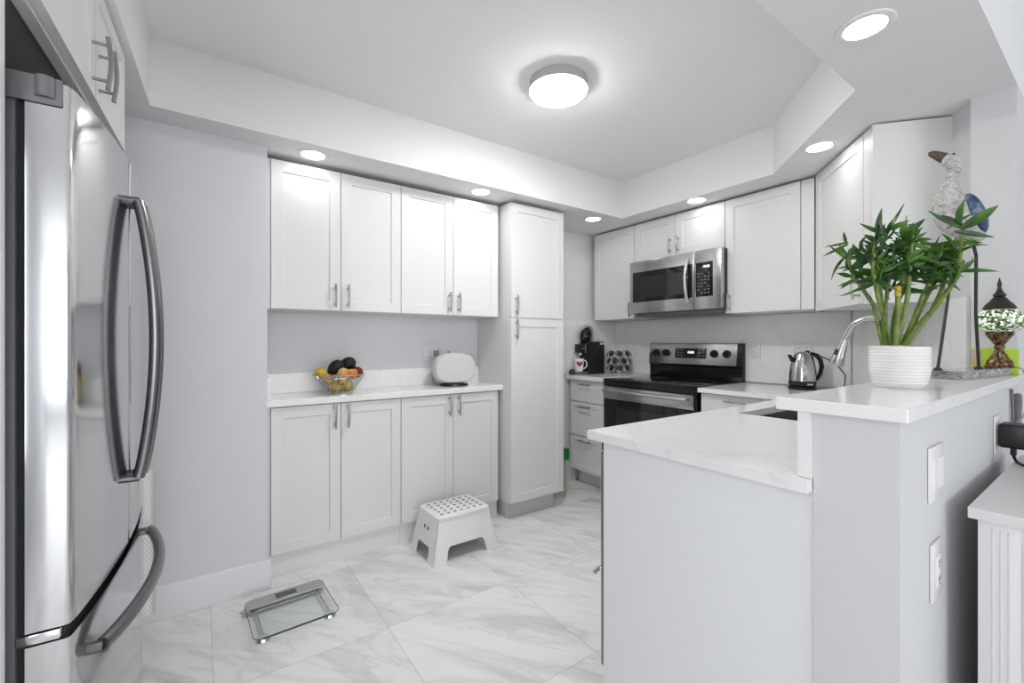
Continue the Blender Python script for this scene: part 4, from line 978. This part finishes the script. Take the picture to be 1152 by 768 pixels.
# mosaic lamp
LX, LY = 2.360, 0.286
LZ = BT + 0.0275
t = thing('mosaic_lamp', 'turkish style mosaic table lamp with bronze base on the bar end', 'lamp', (LX, LY, LZ), radians(20))
brz = mat('antique_bronze', (0.20, 0.13, 0.07), 0.38, 0.85); N, L, b = nodes(brz)
L.new(ramp(N, L, noise(N, L, coords(N, L), 90, 3), [(0.4, (0.05, 0.036, 0.026)), (0.62, (0.32, 0.20, 0.10))]), b.inputs['Base Color'])
drk = mat('dark_bronze', (0.05, 0.045, 0.04), 0.42, 0.7)
LR = 0.74
def lobed(mb, prof, n=48, lobes=12, amp=0.06):
    rings = []
    for r, z, k_ in prof:
        rings.append([mb.bm.verts.new((r * (1 + amp * k_ * cos(lobes * 2 * pi * j / n)) * cos(2 * pi * j / n), r * (1 + amp * k_ * cos(lobes * 2 * pi * j / n)) * sin(2 * pi * j / n), z)) for j in range(n)])
    for a, c in zip(rings, rings[1:]):
        for j in range(n): mb.bm.faces.new((a[j], a[(j + 1) % n], c[(j + 1) % n], c[j]))
    mb.bm.faces.new(rings[0][::-1]); mb.bm.faces.new(rings[-1]); bmesh.ops.recalc_face_normals(mb.bm, faces=mb.bm.faces); return mb
lobed(MB(), [(q[0] * LR,) + q[1:] for q in [(.050, 0, 0), (.052, .006, 0), (.046, .011, 0), (.047, .016, .6), (.042, .024, 1), (.030, .038, 1), (.020, .054, 1), (.015, .068, .6), (.019, .073, 0), (.019, .078, 0), (.015, .082, 0), (.020, .086, 0), (.030, .100, .8), (.040, .112, .8), (.048, .120, .4), (.050, .126, 0), (.046, .131, 0)]]).build('base', brz, t)
mm = mat('mosaic_glass', (0.5, 0.6, 0.45), 0.15); N, L, b = nodes(mm)
vo = N.new('ShaderNodeTexVoronoi'); vo.inputs['Scale'].default_value = 125; L.new(coords(N, L), vo.inputs['Vector'])
sp_ = N.new('ShaderNodeSeparateColor'); L.new(vo.outputs['Color'], sp_.inputs[0])
colr = ramp(N, L, sp_.outputs[0], [(0.0, (0.015, 0.03, 0.012)), (0.22, (0.09, 0.15, 0.06)), (0.42, (0.36, 0.47, 0.28)), (0.6, (0.70, 0.82, 0.62)), (0.8, (0.90, 0.92, 0.86)), (0.93, (0.03, 0.04, 0.02))])
vo2 = N.new('ShaderNodeTexVoronoi'); vo2.feature = 'DISTANCE_TO_EDGE'; vo2.inputs['Scale'].default_value = 125; L.new(vo.inputs['Vector'].links[0].from_socket, vo2.inputs['Vector'])
edge = ramp(N, L, vo2.outputs['Distance'], [(0.0, (0.05, 0.05, 0.045)), (0.09, (1, 1, 1))])
mu = N.new('ShaderNodeMix'); mu.data_type = 'RGBA'; mu.blend_type = 'MULTIPLY'; mu.inputs[0].default_value = 1; L.new(colr, mu.inputs[6]); L.new(edge, mu.inputs[7])
L.new(mu.outputs[2], b.inputs['Base Color']); L.new(mu.outputs[2], b.inputs['Emission Color']); b.inputs['Emission Strength'].default_value = 0.30
MB().lathe([(r * 0.77, z) for r, z in [(.044, .1315), (.064, .136), (.078, .148), (.082, .164), (.082, .178), (.076, .194), (.060, .206), (.046, .211)]], 48).build('globe', mm, t)
cp = lobed(MB(), [(q[0] * LR,) + q[1:] for q in [(.056, .2115, 0), (.058, .215, 0), (.055, .220, .4), (.046, .230, .8), (.034, .240, .8), (.024, .252, .6), (.018, .256, 0), (.023, .260, 0), (.022, .266, 0), (.013, .274, 0), (.009, .284, 0), (.006, .292, 0), (.008, .297, 0), (.0085, .303, 0), (.005, .313, 0), (.0012, .326, 0)]])
cp.build('cap', drk, t)
MB().box(0.0635, 0.071, -0.004, 0.004, 0.166, 0.174, 0.002).build('switch_knob', drk, t)
# lime card behind the lamp
t = thing('lime_card', 'lime green boxed card leaning behind the mosaic lamp', 'card', (2.450, 0.309, BT + 0.0), radians(-90))
MB().box(-0.060, 0.060, -0.010, 0.010, 0.0005, 0.095, 0.001).build('card_body', mat('lime_card', (0.46, 0.66, 0.05), 0.5), t)
MB().box(-0.060, -0.032, -0.0106, -0.0102, 0.034, 0.090).build('cover_picture', mat('card_beige', (0.58, 0.42, 0.25), 0.5), t)
# adapter and cords
t = thing('power_adapter', 'black power adapter plugged into the half wall', 'adapter', (2.025, 0.2460, 0.922))
MB().box(-0.030, 0.045, -0.062, 0.0, -0.036, 0.037, 0.008, 3).build('body', M['black'], t)
MB().tube([(-0.005, -0.030, -0.035), (-0.005, -0.030, -0.058)], 0.007, 10).build('plug', M['black'], t)
cd = MB(); cd.tube([(2.352, 0.247, 1.1195), (2.345, 0.230, 1.115), (2.335, 0.222, 1.090), (2.24, 0.205, 1.04), (2.16, 0.200, 1.00), (2.08, 0.205, 0.972), (2.05, 0.212, 0.9605)], 0.0022, 8)
tag(cd.build('lamp_cord', cbm), 'thin grey cord hanging from the mosaic lamp to the adapter', 'cord')
DTZ = 0.842
cd = MB(); cd.tube([(2.020, 0.216, 0.8635), (2.012, 0.213, 0.856), (1.99, 0.205, DTZ + 0.006), (1.96, 0.190, DTZ + 0.006), (2.02, 0.14, DTZ + 0.0055), (2.10, 0.10, DTZ + 0.0055), (2.16, 0.04, DTZ + 0.0055)], 0.004, 8)
cd.tube([(1.95, 0.150, DTZ + 0.0055), (1.965, 0.165, DTZ + 0.030), (2.00, 0.165, DTZ + 0.052), (2.05, 0.150, DTZ + 0.055), (2.10, 0.125, DTZ + 0.040), (2.13, 0.10, DTZ + 0.0055)], 0.004, 8)
tag(cd.build('adapter_cord', M['black']), 'tangled black cords lying on the white dresser top', 'cord')
cd = MB(); cd.tube([(2.30, 0.2505, 1.045), (2.30, 0.249, 1.00), (2.295, 0.247, 0.95), (2.30, 0.249, 0.90)], 0.0045, 8)
cd.tube([(2.345, 0.243, 0.90), (2.335, 0.240, 0.95), (2.35, 0.240, 1.00), (2.37, 0.243, 1.02)], 0.010, 10)
tag(cd.build('hanging_cable', M['greyplastic']), 'dark grey cable hanging on the wall past the adapter', 'cord')

# ------------------------------------------------------------------ white dresser
t = thing('dresser', 'white panelled dresser beside the half wall outlet', 'dresser', (1.400, 0.222, 0))
MB().box(0.0, 0.78, -0.95, -0.004, 0.816, 0.841, 0.002).build('top', M['cab'], t)
m = M['dresser'] = mat('painted_white_wood', (0.78, 0.78, 0.78), 0.5)
bd = MB(); bd.box(0.022, 0.76, -0.93, -0.026, 0.03, 0.815); bd.build('body', m, t, False)
bd = MB(); bd.box(0.012, 0.060, -0.082, -0.018, 0.0, 0.815, 0.002)
for i in range(3): bd.tube([(0.012, -0.042 - 0.012 * i, 0.03), (0.012, -0.042 - 0.012 * i, 0.80)], 0.0035, 8)
bd.build('corner_post', m, t)
dr = MB(); dr.box(0.010, 0.022, -0.90, -0.095, 0.08, 0.79, 0.002); dro = dr.build('door', m, t)
# green dustpan edge between pantry and drawers
t = thing('dust_broom', 'green dust broom head peeking out beside the tall pantry', 'broom', (2.305, 2.54, 0))
gm = mat('green_plastic', (0.01, 0.20, 0.03), 0.45)
MB().box(-0.045, 0.012, -0.02, 0.06, 0.300, 0.385, 0.006).build('head', gm, t)
MB().tube([(-0.002, 0.02, 0.0), (-0.002, 0.02, 0.300)], 0.012, 10).build('handle', mat('beige_wood', (0.55, 0.42, 0.34), 0.6), t)
